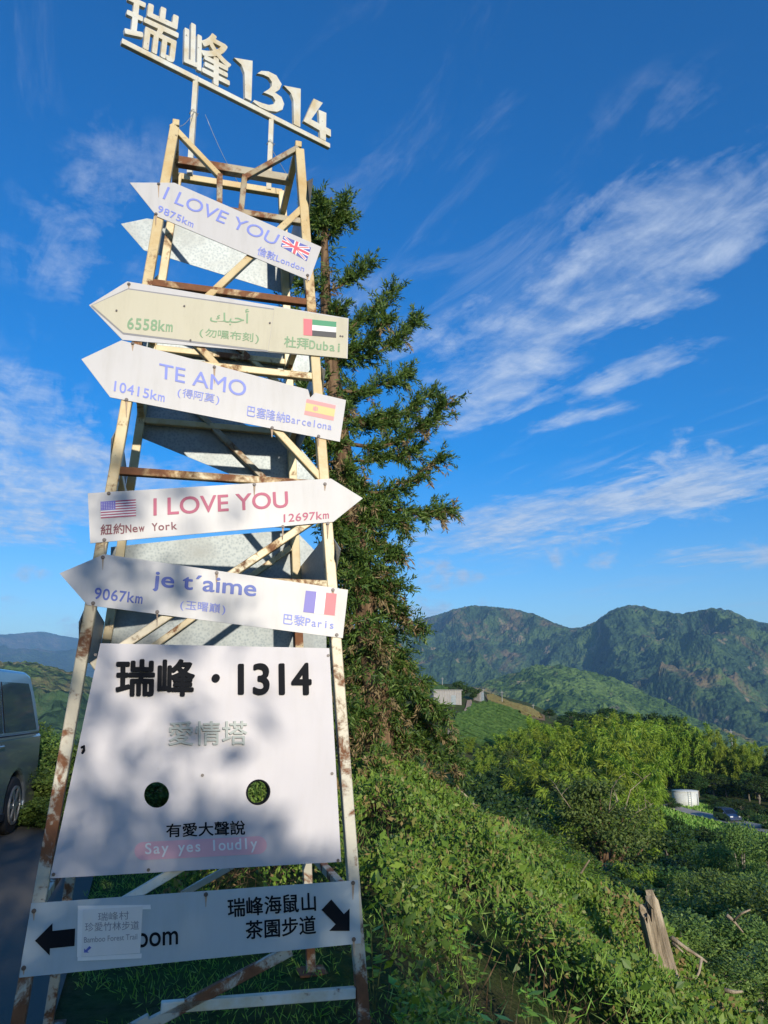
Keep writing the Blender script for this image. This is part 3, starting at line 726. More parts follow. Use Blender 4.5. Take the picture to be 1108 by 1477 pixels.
# --- lowest direction sign
dire = sign('direction_sign', c6((90, 243), (1022, 177), (1030, 357), (55, 455)), 'aqua', 'long pale blue direction sign with two black arrows at the tower foot', 'sign', bolts=c6((97, 265), (588, 218), (1008, 185), (68, 428), (1010, 346)))
def flatpoly(parent, name, poly, m, off, th=.0012):
    mb = MB(); mb.prism([onf(*p, off) for p in poly], FN, 0, th); return mb.build(name, M[m], parent)
flatpoly(dire, 'arrow_mark', c6((100, 350), (150, 300), (150, 322), (215, 315), (213, 365), (143, 372), (142, 392)), 'ink_black', T1)
flatpoly(dire, 'arrow_mark', c6((918, 262), (946, 232), (982, 274), (998, 258), (998, 322), (940, 322), (958, 303)), 'ink_black', T1)
lettering(dire, 'oom', c6((390, 370), (508, 360), (508, 322), (390, 330)), M['ink_black'], FRONT, T1, bold=.01)
lettering(dire, '瑞峰海鼠山', c6((652, 283), (902, 264), (900, 212), (650, 231)), M['ink_black'], FRONT, T1, bold=.016, mono=True)
lettering(dire, '茶園步道', c6((702, 346), (902, 330), (900, 278), (702, 294)), M['ink_black'], FRONT, T1, bold=.016, mono=True)
note = sign('paper_notice', c6((237, 262), (408, 252), (400, 385), (232, 396)), 'paper', 'small laminated paper notice taped over the pale blue direction sign', 'notice', off=OFF + .0075, th=.001)
N1 = OFF + .0088
lettering(note, '瑞峰村', c6((280, 294), (368, 289), (368, 265), (280, 270)), M['ink_grey'], FRONT, N1, .0004, .0, mono=True)
lettering(note, '珍愛竹林步道', c6((243, 324), (397, 318), (397, 293), (243, 299)), M['ink_grey'], FRONT, N1, .0004, .002, mono=True)
lettering(note, 'Bamboo Forest Trail', c6((240, 356), (392, 346), (392, 330), (240, 340)), M['ink_grey'], FRONT, N1, .0004, .0)
flatpoly(note, 'arrow_mark', c6((240, 384), (240, 372), (245, 376), (256, 365), (261, 370), (250, 380), (254, 384)), 'ink_dkblue', N1, .0005)
for nm, poly in (('tape_strip', ((222, 250), (430, 247), (431, 260), (223, 264))), ('tape_strip', ((222, 397), (405, 386), (404, 400), (221, 408))), ('tape_strip', ((222, 264), (237, 263), (232, 396), (220, 397)))):
    flatpoly(note, nm, c6(*poly), 'tape', OFF + .0062, .001)
# --- signs fixed to the rear and side faces (their plain metal backs show through the frame)
REAR = (BP0, BN)
def rsign(poly, label, off=.026): return sign('arrow_sign', poly, 'galv', label, 'sign', off, .004, REAR)
rsign([(174.6, 322.8), (212, 315), (408, 345), (409, 423), (208, 361)], 'galvanised back of the rear arrow sign behind the British flag sign')
rsign([(196, 462), (440, 498), (456, 520), (444, 538), (198, 512)], 'galvanised back of the rear arrow sign glimpsed just below the cream sign')
rsign([(197, 556), (318, 597), (432, 645), (463, 682), (425, 722), (198, 629)], 'galvanised back of the tilted rear arrow sign below the Spanish flag sign')
rsign([(160, 789), (312, 773), (425, 764), (462, 802), (436, 852), (158, 850)], 'galvanised back of the rear arrow sign below the American flag sign')
rsign([(158, 878), (470, 884), (474, 1085), (150, 1092)], 'big galvanised back of the rear board above the lilac board')
def sidesign(plane, zc, y0, y1, tipy, h, label, m='galv'):
    """arrow on a side face; y along the face (-1 front leg .. 1 rear leg), tip may overhang"""
    sx = 1 if plane is RP else -1
    def P(y, z): 
        q = corner(sx, 0, z); e = (corner(sx, 1, z) - q)
        return q + e * y + plane[1] * .027
    pts = [P(tipy, zc), P(y0, zc + h), P(y1, zc + h * .8), P(y1, zc - h * 1.1), P(y0, zc - h)]
    mb = MB(); mb.prism(pts, plane[1], 0, .004); o = mb.build('arrow_sign', M[m]); return tag(o, label, 'sign')
RP = (RP0, RN); LP = (LP0, LN)
sidesign(RP, zf(450, 285), -.75, 1.0, -1.45, .15, 'narrow dull metal arrow sign sticking out at the top right of the tower')
sidesign(RP, zf(461, 545), -.8, 1.0, -1.22, .12, 'narrow metal arrow sign right of the tower leg above the Spanish flag')
sidesign(RP, zf(480, 800), -.8, 1.0, -1.25, .13, 'narrow metal arrow sign right of the tower leg above the French flag')
sidesign(LP, zf(160, 640), -.7, 1.0, -1.16, .15, 'narrow metal arrow sign on the left face just above the American flag')
sidesign(LP, zf(125, 900), -.7, 1.0, -1.12, .13, 'narrow metal arrow sign on the left face just above the lilac board')

# --- letters on top
P2 = onb(393, 268) + Vector((0, 0, .02)); DT = Vector((math.sin(R(52.2)), math.cos(R(52.2)), 0))
n_ = Vector((0, 0, 1)).cross(DT)
if n_.y > 0: n_ = -n_
TOPP = (P2, n_)
tb = [hit(*p, *TOPP) for p in c1((70, 158), (900, 578))]
rise = Vector((0, 0, .035))
top = MB(); top.bar(tb[0] - rise * .5, tb[1] - rise * .5, .03, .035); top_sign = top.build('letter_bar', M['white_steel'], None, .003)
top_sign.name = 'lettering_sign'; tag(top_sign, 'big white cut-out letters and numbers on a slanting bar above the tower', 'sign')
def toplet(s, quad, bold): return lettering(top_sign, s, quad, M['white_steel'], TOPP, -.012, .024, bold, name='letter')
toplet('瑞', c1((76, 162), (276, 262), (298, 72), (94, -18)), .014)
toplet('峰', c1((316, 284), (498, 374), (500, 184), (320, 88)), .014)
def topglyph(polys):
    mb = MB()
    for k, poly in enumerate(polys): mb.prism([hit(*p, TOPP[0] - n_ * (.012 - .0006 * k), n_) for p in c1(*poly)], n_, 0, .024)
    return mb.build('letter', M['white_steel'], top_sign)
topglyph([[(513, 240), (587, 252), (582, 412), (557, 400), (555, 300), (543, 268)]])
topglyph([[(606, 302), (622, 292), (650, 294), (682, 310), (703, 345), (694, 366), (676, 378), (702, 396), (713, 424), (706, 446), (684, 455), (650, 450), (616, 436), (588, 414), (594, 408), (624, 420), (652, 428), (672, 424), (678, 410), (668, 394), (650, 385), (630, 378), (650, 366), (664, 352), (664, 336), (652, 318), (632, 308)]])
topglyph([[(711, 350), (779, 363), (777, 516), (752, 504), (750, 408), (740, 380)]])
topglyph([[(831, 402), (867, 419), (820, 486), (790, 492)], [(790, 492), (812, 480), (899, 526), (899, 554)], [(850, 446), (881, 459), (879, 570), (857, 560)]])
for (px, py) in ((283, 112), (392, 168)):
    p = hit(px, py, *TOPP); q = p.copy()
    # runs straight down until it meets its crossbar
    zlow = ZTR if px > 300 else zmid
    q.z = zlow
    mb = MB(); mb.bar(q, p, .03, .03, (0, 1, 0)); mb.build('post', M['white_steel'], top_sign, .002)
    w = MB(); c = q.lerp(p, .62); 
    w.tube([c + Vector((.026 * math.cos(t), .026 * math.sin(t), .012 * math.sin(3 * t))) for t in np.linspace(0, 11, 34)], .0022, 5); w.build('wire_tie', M['wire'], top_sign)
print('post1', hit(275, 228, *TOPP), 'post2', P2, 'rear legs', corner(-1, 1, ZTR), corner(1, 1, ZTR), 'front', corner(-1, -1, ZTR), 'ZTR', ZTR, 'zmid', zmid)
print('tops', hit(283, 112, *TOPP), hit(392, 168, *TOPP))
w = MB(); a, b = onf(247, 180, .01), hit(281, 160, *TOPP)
w.tube([a.lerp(b, t) - Vector((0, 0, .05 * math.sin(math.pi * t))) for t in np.linspace(0, 1, 9)], .002, 5)
a, b = hit(392, 215, *TOPP), corner(1, 0, zmid)
w.tube([a.lerp(b, t) for t in np.linspace(0, 1, 5)], .002, 5)
a, b = hit(296, 165, *TOPP), corner(.2, 1, ZTR)
w.tube([a.lerp(b, t) - Vector((0, 0, .03 * math.sin(math.pi * t))) for t in np.linspace(0, 1, 9)], .0016, 5)
tag(w.build('guy_wire', M['wire']), 'thin grey wires tying the white letters to the tower top', 'wire')

# ------------------------------------------------------------------ vegetation builders
M['conifer'] = leafmat('conifer_needles', [(.03, .065, .016), (.06, .115, .022), (.10, .165, .028), (.17, .22, .045)], .15, .5, 0)
M['conifer_dead'] = leafmat('dead_needles', [(0.196, 0.126, 0.056), (0.336, 0.238, 0.126), (0.140, 0.105, 0.049)], 0.09, .8, 0)
M['bank_leaf'] = leafmat('bank_leaves', [(.05, .11, .016), (.10, .19, .022), (.21, .31, .04), (.08, .16, .02), (.15, .24, .03), (.22, .22, .06)], .2, .48, 0, .3)
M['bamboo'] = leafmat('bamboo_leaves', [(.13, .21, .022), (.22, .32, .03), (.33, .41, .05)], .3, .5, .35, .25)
M['bamboo_shaded'] = leafmat('shaded_bamboo_leaves', [(.022, .05, .012), (.04, .08, .016), (.08, .13, .025)], .2, .5, .4, .25)  # darker copy of the bamboo leaves, the grove's shadow put into the colour
M['broad'] = leafmat('broad_leaves', [(.022, .055, .014), (.04, .085, .018), (.07, .12, .025)], .2, .5, .4, .25)
M['broad_lt'] = leafmat('pale_broad_leaves', [(.06, .115, .03), (.12, .195, .04), (.20, .28, .065)], .2, .5, .45, .25)
M['dry_leaf'] = leafmat('dry_leaves', [(.22, .15, .06), (.30, .22, .09), (.16, .15, .05)], .15, .7, 0, .2)
M['weed'] = leafmat('weed_leaves', [(0.172, 0.368, 0.053), (0.245, 0.466, 0.073)], 0.24, .45, .2)
M['banana'] = leafmat('banana_leaves', [(0.147, 0.294, 0.049), (0.245, 0.417, 0.073)], 0.24, .4, .2)
M['grass'] = leafmat('grass_blades', [(0.172, 0.343, 0.049), (0.270, 0.466, 0.073), (0.368, 0.466, 0.123)], 0.24, .5, 0)
M['culm'] = bark('bamboo_culm', (.10, .13, .04), (.20, .20, .08), 6)
def unit(v): return v / np.maximum(np.linalg.norm(v, axis=1, keepdims=True), 1e-9)
def leaf_arrays(P, D, L, Wd, r, flat=None):
    """one folded diamond per leaf: P base points, D unit directions, L lengths, Wd widths"""
    n = len(P); L = np.broadcast_to(L, n)[:, None]; Wd = np.broadcast_to(Wd, n)[:, None]
    up = r.normal(size=(n, 3)) if flat is None else flat + r.normal(size=(n, 3)) * .35
    sd = unit(np.cross(D, up)); nr = unit(np.cross(sd, D))
    mid = P + D * L * .45
    V = np.stack([P, mid + sd * Wd * .5 - nr * Wd * .12, P + D * L - nr * L * .10, mid - sd * Wd * .5 - nr * Wd * .12], 1).reshape(-1, 3)
    return V, np.arange(n * 4).reshape(n, 4)
def leaves_obj(name, P, D, L, Wd, mats, parent, r, flat=None, midx=None):
    V, Fq = leaf_arrays(P, D, L, Wd, r, flat)
    return mesh_np(name, V, Fq, mats, parent, midx)
def rand_dirs(n, r, up=0.0):
    v = r.normal(size=(n, 3)); v[:, 2] += up; return unit(v)
def clump_pts(centres, rad, per, r, squash=.75, shell=.55):
    """points scattered in lumps; most sit towards the outside of each lump"""
    k = len(centres); d = unit(r.normal(size=(k, per, 3)).reshape(-1, 3)).reshape(k, per, 3)
    rr = r.uniform(shell, 1, (k, per, 1)) ** .6
    rad = np.broadcast_to(np.asarray(rad), k)[:, None, None]
    off = d * rr * rad; off[..., 2] *= squash
    return (np.asarray(centres)[:, None, :] + off).reshape(-1, 3), d.reshape(-1, 3)

# ---- conifer behind the tower
def build_conifer():
    r = np.random.default_rng(21)
    bx, by = at(azr(548, 1100)[0], 9.6); bz = gz(bx, by)
    root = empty('conifer_tree', (bx, by, bz), 0, 'tall ragged dark green conifer with brown dead sprays right behind the tower', 'tree')
    def pt(px, py, dist=None):           # on the tree's own upright plane
        return hit(px, py, Vector((bx, by, 0)), Vector((0, 1, 0))) - Vector((bx, by, bz))
    spine = [Vector((0, 0, -.3)), pt(548, 1100), pt(545, 1000), pt(530, 900), pt(516, 800), pt(500, 690), pt(482, 560), pt(470, 440), pt(468, 340), pt(478, 285)]
    mb = MB(); mb.tube(spine, [.20, .18, .165, .15, .14, .12, .10, .075, .045, .015], 12); mb.build('trunk', M['bark'], root)
    zs = np.array([p.z for p in spine])
    def on(z): return Vector([float(np.interp(z, zs, [p[k] for p in spine])) for k in range(3)])
    branches = []
    def branch(z0, azm, length, rise, tipup, droop=.0):
        p0 = on(z0); d = Vector((math.cos(azm), math.sin(azm), 0)); pts = []
        for t in np.linspace(0, 1, 9):
            pts.append(p0 + d * (length * t) + Vector((0, 0, length * (rise * t - droop * math.sin(math.pi * t) + tipup * t ** 3))) + Vector(r.normal(size=3) * .015 * (t > 0)))
        branches.append(pts)
    # limbs that stick out to the right in front of the sky (height on trunk from the photo, reach)
    def right(py_root, tip, droop):
        tipp = pt(*tip); xs = np.interp(py_root, [285, 340, 440, 560, 690, 800, 900, 1000, 1100], [478, 468, 470, 482, 500, 516, 530, 545, 548])
        p0 = pt(xs, py_root); az0 = r.uniform(-.45, .45); pts = []
        L = tipp - p0
        for t in np.linspace(0, 1, 10):
            pts.append(p0 + L * t + Vector((0, math.tan(az0) * L.x * t, -droop * L.length * math.sin(math.pi * t ** .8))) + Vector(r.normal(size=3) * .012 * (t > 0)))
        branches.append(pts)
    for a, b, c in ((320, (500, 312), .05), (350, (500, 296), .06), (420, (533, 380), .08), (470, (572, 402), .16), (500, (606, 442), .22), (520, (560, 470), .15), (560, (592, 515), .12), (590, (630, 548), .2), (600, (570, 600), .1), (625, (652, 578), .22),
                    (660, (600, 640), .1), (690, (638, 655), .25), (700, (662, 718), .14), (715, (585, 755), .05), (760, (580, 800), .05), (830, (575, 850), .06), (850, (602, 905), -.04), (900, (588, 960), -.02), (930, (612, 985), -.02), (960, (640, 1030), -.03), (1000, (655, 1070), -.03), (1040, (668, 1110), -.03), (1080, (660, 1150), -.02), (1060, (620, 1150), 0)):
        right(a, b, c)
    H = zs[-1]
    for z0 in np.linspace(.4, H * .97, 86):
        t = z0 / H
        if t > .5 and r.uniform() < .5: continue
        full = np.interp(t, [0, .3, .42, .52, .62, .85, 1], [1.1, .95, .66, .45, .8, .5, .15]) * r.uniform(.5, 1.1)
        ang = r.uniform(.5 * math.pi, 1.5 * math.pi) if r.uniform() < .5 else r.uniform(0, 2 * math.pi)
        if math.cos(ang) > 0.1: full *= .5
        if t < .4: branch(z0, ang, full, -.15, .05, .06)
        else: branch(z0, ang, full * 1.2, .10, .38, .16)
    mb = MB()
    for pts in branches:
        L = (pts[-1] - pts[0]).length
        mb.tube(pts, list(np.linspace(.012 + .014 * L, .004, len(pts))), 5, False)
    mb.build('branch_wood', M['bark'], root)
    PP, DD, LL, WW, MI = [], [], [], [], []
    for pts in branches:
        A = np.array([list(p) for p in pts]); L = np.linalg.norm(A[-1] - A[0])
        nspr = int(18 + 46 * L); zrel = A[0, 2] / H
        for _ in range(nspr):
            t = r.uniform(.12, 1) ** .75 * (len(A) - 1); i = min(int(t), len(A) - 2); f = t - i
            p = A[i] * (1 - f) + A[i + 1] * f; axis = unit((A[i + 1] - A[i])[None])[0]
            dead = r.uniform() < np.interp(zrel, [0, .35, .55, .7, 1], [.24, .22, .10, .04, .01])
            # a short twig carrying needles on every side
            td = unit((axis * .7 + r.normal(size=3) * .5 + np.array([0, 0, -.75 if dead else (.12 if zrel > .5 else -.25)]))[None])[0]
            tl = r.uniform(.10, .30); n = 34
            s = r.uniform(0, 1, n)
            q = p + td * (tl * s)[:, None] + r.normal(size=(n, 3)) * .012
            d = unit(td * .85 + r.normal(size=(n, 3)) * .55)
            PP.append(q); DD.append(d); LL.append(r.uniform(.05, .10, n)); WW.append(np.full(n, .017)); MI.append(np.full(n, 1 if dead else 0))
    # short shoots hugging the trunk
    for q_ in range(860):
        z0 = r.uniform(.3, H * .98) if q_ < 480 else r.uniform(.3, H * .46); p = np.array(on(z0)); a = r.uniform(0, 6.28); d0 = np.array([math.cos(a), math.sin(a), -.3])
        rad = np.interp(z0, zs, [.2, .18, .165, .15, .14, .12, .1, .075, .045, .015]); n = 26
        if (.36 < z0 / H < .5 and r.uniform() < .3) or (z0 / H > .6 and r.uniform() < .45): continue
        dead = r.uniform() < np.interp(z0 / H, [0, .4, .6, 1], [.24, .22, .10, .03])
        tl = r.uniform(.10, .42) * np.interp(z0 / H, [0, .35, .5, 1], [1.3, 1.2, .7, .8]); s = r.uniform(0, 1, n)
        q = p + d0 * (rad + tl * s)[:, None] + r.normal(size=(n, 3)) * .02
        d = unit(d0 * .5 + r.normal(size=(n, 3)) * .5 + np.array([0, 0, -.5 if dead else 0]))
        PP.append(q); DD.append(d); LL.append(r.uniform(.06, .11, n)); WW.append(np.full(n, .018)); MI.append(np.full(n, 1 if dead else 0))
    leaves_obj('crown', np.concatenate(PP), np.concatenate(DD), np.concatenate(LL), np.concatenate(WW), [M['conifer'], M['conifer_dead']], root, r, None, np.concatenate(MI))
build_conifer()

# ---- leafy bank in the right foreground, and the hedge behind the tower
def bank_pts(n, az0, az1, rmax_extra, r, rmin=1.6):
    az = r.uniform(az0, az1, n); ed = np.interp(az, EDGE_AZ, EDGE_R) + rmax_extra
    rr = np.sqrt(r.uniform(0, 1, n)) * (ed - rmin) + rmin
    return rr * np.sin(np.radians(az)), rr * np.cos(np.radians(az))
def canopy(x, y):
    return near_z(x, y) * 0 + ground_z(x, y) + .40 + .80 * (fbm(x / .9, y / .9, 3, 71) - .5) + .22 * (fbm(x / .28, y / .28, 2, 72) - .5)
def on_bank(x, y):
    """true where the shrubs grow: right of the tower, and behind it"""
    lim = np.where(y < 4.9, -.02 + .0 * y, -1.3 - .25 * (y - 5))
    lim = lim + .25 * (fbm(x / .7, y / .7, 2, 75) - .5)
    keep = x > lim
    # open ground right behind the tower's right leg
    return keep & ~((y < 5.7) & (x < -.05 + .06 * (y - 4)))
def build_bank():
    r = np.random.default_rng(5)
    N = 300000
    x, y = bank_pts(N, -17, 40, 1.6, r); k = on_bank(x, y); x, y = x[k], y[k]
    d = np.hypot(x, y); k = r.uniform(0, 1, len(x)) < np.clip(1.25 - d / 16, .35, 1); x, y = x[k], y[k]
    gap = fbm(x / .55, y / .55, 3, 77); k = gap > .27 + .10 * r.uniform(0, 1, len(x)); x, y = x[k], y[k]
    d2 = np.hypot(x, y); depth = r.exponential(.07, len(x)); z = canopy(x, y) - depth
    P = np.stack([x, y, z], 1); D = rand_dirs(len(x), r, .35)
    L = r.uniform(.016, .038, len(x)) * (.8 + d2 / 14); big = r.uniform(size=len(x)) < .07; L[big] *= 2.1
    leaves = leaves_obj('ground_cover', P, D, L, L * r.uniform(.32, .6, len(x)), [M['bank_leaf'], M['dry_leaf']], None, r, np.array([[.3, -.75, .55]]), ((fbm(x / .7, y / .7, 3, 91) + .16 * r.normal(size=len(x))) > .78).astype(int))
    # upright stems and blades poking out
    n2 = 17000; x, y = bank_pts(n2, -17, 40, 1.2, r); k = on_bank(x, y); x, y = x[k], y[k]
    P = np.stack([x, y, canopy(x, y) - .06], 1); D = rand_dirs(len(x), r, 1.6)
    gr = leaves_obj('tall_grass', P, D, r.uniform(.05, .12, len(x)), .005, M['grass'], None, r)
    tag(leaves, kind='stuff'); tag(gr, kind='stuff')
    # dark twiggy layer beneath the leaves
    n3 = 3000; x, y = bank_pts(n3, -17, 40, 1.6, r); k = on_bank(x, y); x, y = x[k], y[k]
    mbV = np.stack([x, y, ground_z(x, y)], 1); D = rand_dirs(len(x), r, 1.3)
    tw = leaves_obj('twigs', mbV, D, r.uniform(.25, .45, len(x)), .008, M['bark'], None, r); tag(tw, kind='stuff')
build_bank()
def build_grass():
    r = np.random.default_rng(9); n = 40000
    x = r.uniform(-4.6, .5, n); y = r.uniform(2.2, 13, n)
    lim = np.interp(y, [1.5, 3.7, 5.6, 10.6, 11.2, 13], [-.75, -1.45, -2.0, -3.5, -9, -9]) + .18 * (fbm(x / .3, y / .3, 2, 81) - .4)
    k = (x > lim) & (fbm(x / .6, y / .6, 3, 83) > .36 + .1 * r.uniform(size=n)); x, y = x[k], y[k]
    P = np.stack([x, y, ground_z(x, y)], 1)
    o = leaves_obj('grass', P, rand_dirs(len(x), r, 1.1), r.uniform(.03, .08, len(x)), .006, M['grass'], None, r); tag(o, kind='stuff')
build_grass()
# broad-leaved weeds standing out of the bank
def build_weed():
    r = np.random.default_rng(3); root = empty('broadleaf_weed', (0, 0, 0), 0, 'bright broad-leaved weed growing out of the leafy bank', 'plant', 'broad-leaved weeds on the bank')
    mb = MB(); P, D = [], []
    for s in range(4):
        a = r.uniform(0, 6.28); tip = Vector((math.cos(a) * .10, math.sin(a) * .10, r.uniform(.38, .6)))
        mb.tube([Vector((0, 0, 0)), tip * .5 + Vector((0, 0, .03)), tip], [.005, .004, .002], 5, False)
        for t in np.linspace(.5, 1, 7):
            b = r.uniform(0, 6.28); P.append(list(tip * t)); D.append([math.cos(b), math.sin(b), r.uniform(-.1, .7)])
    mb.build('stem', M['culm'], root)
    P = np.array(P); D = unit(np.array(D)); L = r.uniform(.07, .13, len(P))
    leaves_obj('leaf_cluster', P, D, L, L * .5, M['weed'], root, r, np.array([[0, 0, 1.]]))
    return root
wd = build_weed()
r_ = np.random.default_rng(31)
wspots = [(630, 1180), (700, 1210), (600, 1230), (680, 1330), (660, 1300), (860, 1360), (850, 1290), (760, 1380), (930, 1440), (720, 1450), (590, 1400), (540, 1330), (800, 1440), (900, 1350), (645, 1450)]
for i, (px, py) in enumerate(wspots):
    a, e = azr(px, py); d = 3.0
    for _ in range(60):
        x, y = at(a, d)
        if CAMZ + d * math.tan(R(e)) <= gz(x, y) + .42: break
        d += .12
    o = wd if i == 0 else copy_tree(wd); x, y = at(a, d)
    o.location = (x, y, gz(x, y)); o.rotation_euler = (0, 0, r_.uniform(0, 6.28)); o.scale = [r_.uniform(.5, .72)] * 3

# ---- trees and shrubs of the valley
def bamboo(mt, seed, n_culm, h, spread, nleaf, llen, label, group, droop=1.0):
    r = np.random.default_rng(seed); root = empty('bamboo_clump', (0, 0, 0), 0, label, 'bamboo', group)
    mb = MB(); P, D = [], []
    for c in range(n_culm):
        a = r.uniform(0, 6.28); b = r.uniform(0, .25) * spread; hh = h * r.uniform(.72, 1.12); lean = r.uniform(.25, 1.0) * spread
        base = np.array([math.cos(a) * b, math.sin(a) * b, -.3]); out = np.array([math.cos(a), math.sin(a), 0])
        ts = np.linspace(0, 1, 9)
        pts = np.array([base + out * lean * t ** 2.4 + np.array([0, 0, hh * (t - .16 * droop * t ** 6)]) for t in ts])
        mb.tube(pts, list(np.linspace(.05, .012, 9)), 4, False)
        n = nleaf // n_culm
        t = r.uniform(.1, 1.0, n) ** .85 * 8; i = np.minimum(t.astype(int), 7); f = (t - i)[:, None]
        q = pts[i] * (1 - f) + pts[i + 1] * f
        # plumes: leaves gather on side sprays
        nsp = 16; sp = unit(r.normal(size=(nsp, 3)) * [1, 1, .5] + out * .5); st = np.linspace(.14, 1, nsp)
        k = r.integers(0, nsp, n); tt = st[k] * 8 + r.normal(size=n) * .12; i = np.clip(tt.astype(int), 0, 7); f = np.clip(tt - i, 0, 1)[:, None]
        q = pts[i] * (1 - f) + pts[i + 1] * f
        reach = r.uniform(0, 1, n)[:, None]; w = np.interp(st[k], [.14, .5, .85, 1], [.5, 1, .75, .35])[:, None] * h * .13
        q = q + sp[k] * reach * w + np.array([0, 0, -1]) * (reach ** 2) * w * .55 + r.normal(size=(n, 3)) * h * .012
        P.append(q); D.append(unit(sp[k] * .8 + r.normal(size=(n, 3)) * .32 + np.array([0, 0, -.15]) + np.array([0, 0, -.6 * droop]) * reach))
    mb.build('culms', M['culm'], root)
    P = np.concatenate(P); D = np.concatenate(D); L = r.uniform(.7, 1.3, len(P)) * llen
    leaves_obj('foliage', P, D, L, L * .22, mt, root, r, np.array([[.25, -.6, .6]]) + r.normal(size=(len(P), 3)) * .5)
    return root
def broadtree(mt, seed, h, w, nclump, per, llen, label, group, name='broadleaf_tree', trunkm='bark_grey', squash=.6, low=.35, cat='tree', bare=0):
    r = np.random.default_rng(seed); root = empty(name, (0, 0, 0), 0, label, cat, group)
    mb = MB(); top = Vector((r.normal() * .04 * h, r.normal() * .04 * h, h * .55)); mb.tube([Vector((0, 0, -.3)), Vector((r.normal() * .02 * h, r.normal() * .02 * h, h * .25)), top], [h * .028, h * .022, h * .016], 7)
    C, RR = [], []
    for k in range(nclump):
        a = r.uniform(0, 6.28); q = math.sqrt(r.uniform(0, 1)); zz = r.uniform(low, 1.0)
        prof = math.sin(math.pi * min(1, (zz - low) / (1 - low) * .78 + .16))
        c = Vector((math.cos(a) * q * w * prof, math.sin(a) * q * w * prof, h * zz * .94)); C.append(list(c)); RR.append(w * r.uniform(.20, .36))
        if k % 2 == 0:
            s = Vector((0, 0, h * (low * .5 + .25 * zz))) + Vector((top.x, top.y, 0)) * .5; m_ = s.lerp(c, .55) + Vector((0, 0, h * .03))
            mb.tube([s, m_, c], [h * .013, h * .009, h * .003], 5, False)
    mb.build('trunk', M[trunkm], root)
    P, dn = clump_pts(C, np.array(RR), per, r, squash)
    D = unit(dn * .6 + r.normal(size=dn.shape) * .6 + np.array([0, 0, -.1])); L = r.uniform(.7, 1.3, len(P)) * llen
    leaves_obj('crown', P, D, L, L * .5, mt, root, r, dn + np.array([.1, -.3, .5]))
    if bare:
        b = MB()
        for k in range(bare):
            a = r.uniform(2.2, 5.2); s = Vector((math.cos(a) * w * .25, math.sin(a) * w * .35, h * r.uniform(.62, .8))); e = s + Vector((math.cos(a) * w * .5, math.sin(a) * w * .4, h * r.uniform(.08, .3)))
            m_ = s.lerp(e, .5) + Vector((r.normal() * .12, r.normal() * .12, .12)); b.tube([s, m_, e], [.024, .018, .008], 5, False)
            for j in range(3):
                s2 = m_.lerp(e, r.uniform(0, .9)); e2 = s2 + Vector((r.normal() * .35, r.normal() * .2, r.uniform(.1, .5))); b.tube([s2, s2.lerp(e2, .5) + Vector((.04, 0, .05)), e2], [.012, .009, .004], 4, False)
        b.build('bare_branch', M['deadwood'], root)
    return root
used = set()
def plant(proto, px, py_top, dist, h, rz=None, sc=1.0, label=None, group=None, dz=0.0):
    """stand a plant of natural height h so that its top reaches the sight line through the photo pixel at that distance"""
    a, e = azr(px, py_top); x, y = at(a, dist); z = gz(x, y)
    o = proto if proto.name not in used else copy_tree(proto)
    used.add(o.name)
    top = CAMZ + dist * math.tan(R(e)); need = max(.3 * h, top - z)
    k = need / h
    o.location = (x, y, z); o.scale = (k ** .6 * sc, k ** .6 * sc, k); o.rotation_euler = (0, 0, r_.uniform(0, 6.28) if rz is None else rz)
    if label: o['label'] = label
    if group: o['group'] = group
    return o
GB = 'bamboo clumps of the sunlit grove'
bamA = [bamboo(M['bamboo'], 100 + i, 15, 9.0, 2.6, 9500, .42, 'bright feathery bamboo clump in the sunlit grove across the valley', GB) for i in range(3)]
GD = 'grove edge bamboo clumps with shade in the leaf colour'
bamD = [bamboo(M['bamboo_shaded'], 140 + i, 14, 9.0, 2.5, 8000, .40, 'bamboo clump along the grove edge with shade put into its dark green leaves', GD) for i in range(2)]
# skyline of the grove in the photo: x -> top y
GX = [640, 680, 720, 760, 800, 850, 900, 950, 1000, 1050, 1108, 1200]
GY = [1085, 1078, 1060, 1048, 1040, 1034, 1030, 1036, 1046, 1060, 1072, 1090]
rg = np.random.default_rng(77)
for row, (dist, dy, dark) in enumerate(((128, 0, 0), (112, 12, 0), (97, 26, 0), (84, 42, 0), (73, 62, .3), (64, 84, .75), (56, 112, .75), (50, 140, .7))):
    step = 3.1 * 1172 / dist * .92
    x = 655 + rg.uniform(0, step)
    while x < 1190:
        if not (x > 925 and row >= 1):
            py = np.interp(x, GX, GY) + dy + rg.normal() * 7
            if row >= 6 and x < 800: x += step; continue
            if row >= 5 and x > 795: dark = .08
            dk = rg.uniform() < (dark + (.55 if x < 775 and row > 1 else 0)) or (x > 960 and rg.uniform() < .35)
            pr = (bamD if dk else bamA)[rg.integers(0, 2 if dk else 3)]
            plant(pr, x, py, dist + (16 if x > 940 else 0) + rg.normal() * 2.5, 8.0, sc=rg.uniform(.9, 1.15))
        x += step * rg.uniform(.8, 1.2)
GT = 'dark trees behind the water tank'
brA = [broadtree(M['broad'], 200 + i, 8.0, 3.2, 34, 190, .34, 'dark leafy tree on the slope behind the white water tank', GT) for i in range(2)]
for x in np.arange(985, 1230, 21):
    for d, y0 in ((158, 1078), (146, 1096), (135, 1114)):
        plant(brA[rg.integers(0, 2)], x + rg.normal() * 6, y0 + (x - 1000) * .06 + rg.normal() * 5, d + rg.normal() * 2, 8.0, sc=rg.uniform(.9, 1.2))
GL = 'low bushes around the tank lane'
brL = [broadtree(M['broad'], 260 + i, 3.0, 2.0, 24, 200, .22, 'low dark bush beside the narrow tank lane', GL, 'lane_bush', squash=.6, low=.08, cat='bush') for i in range(2)]
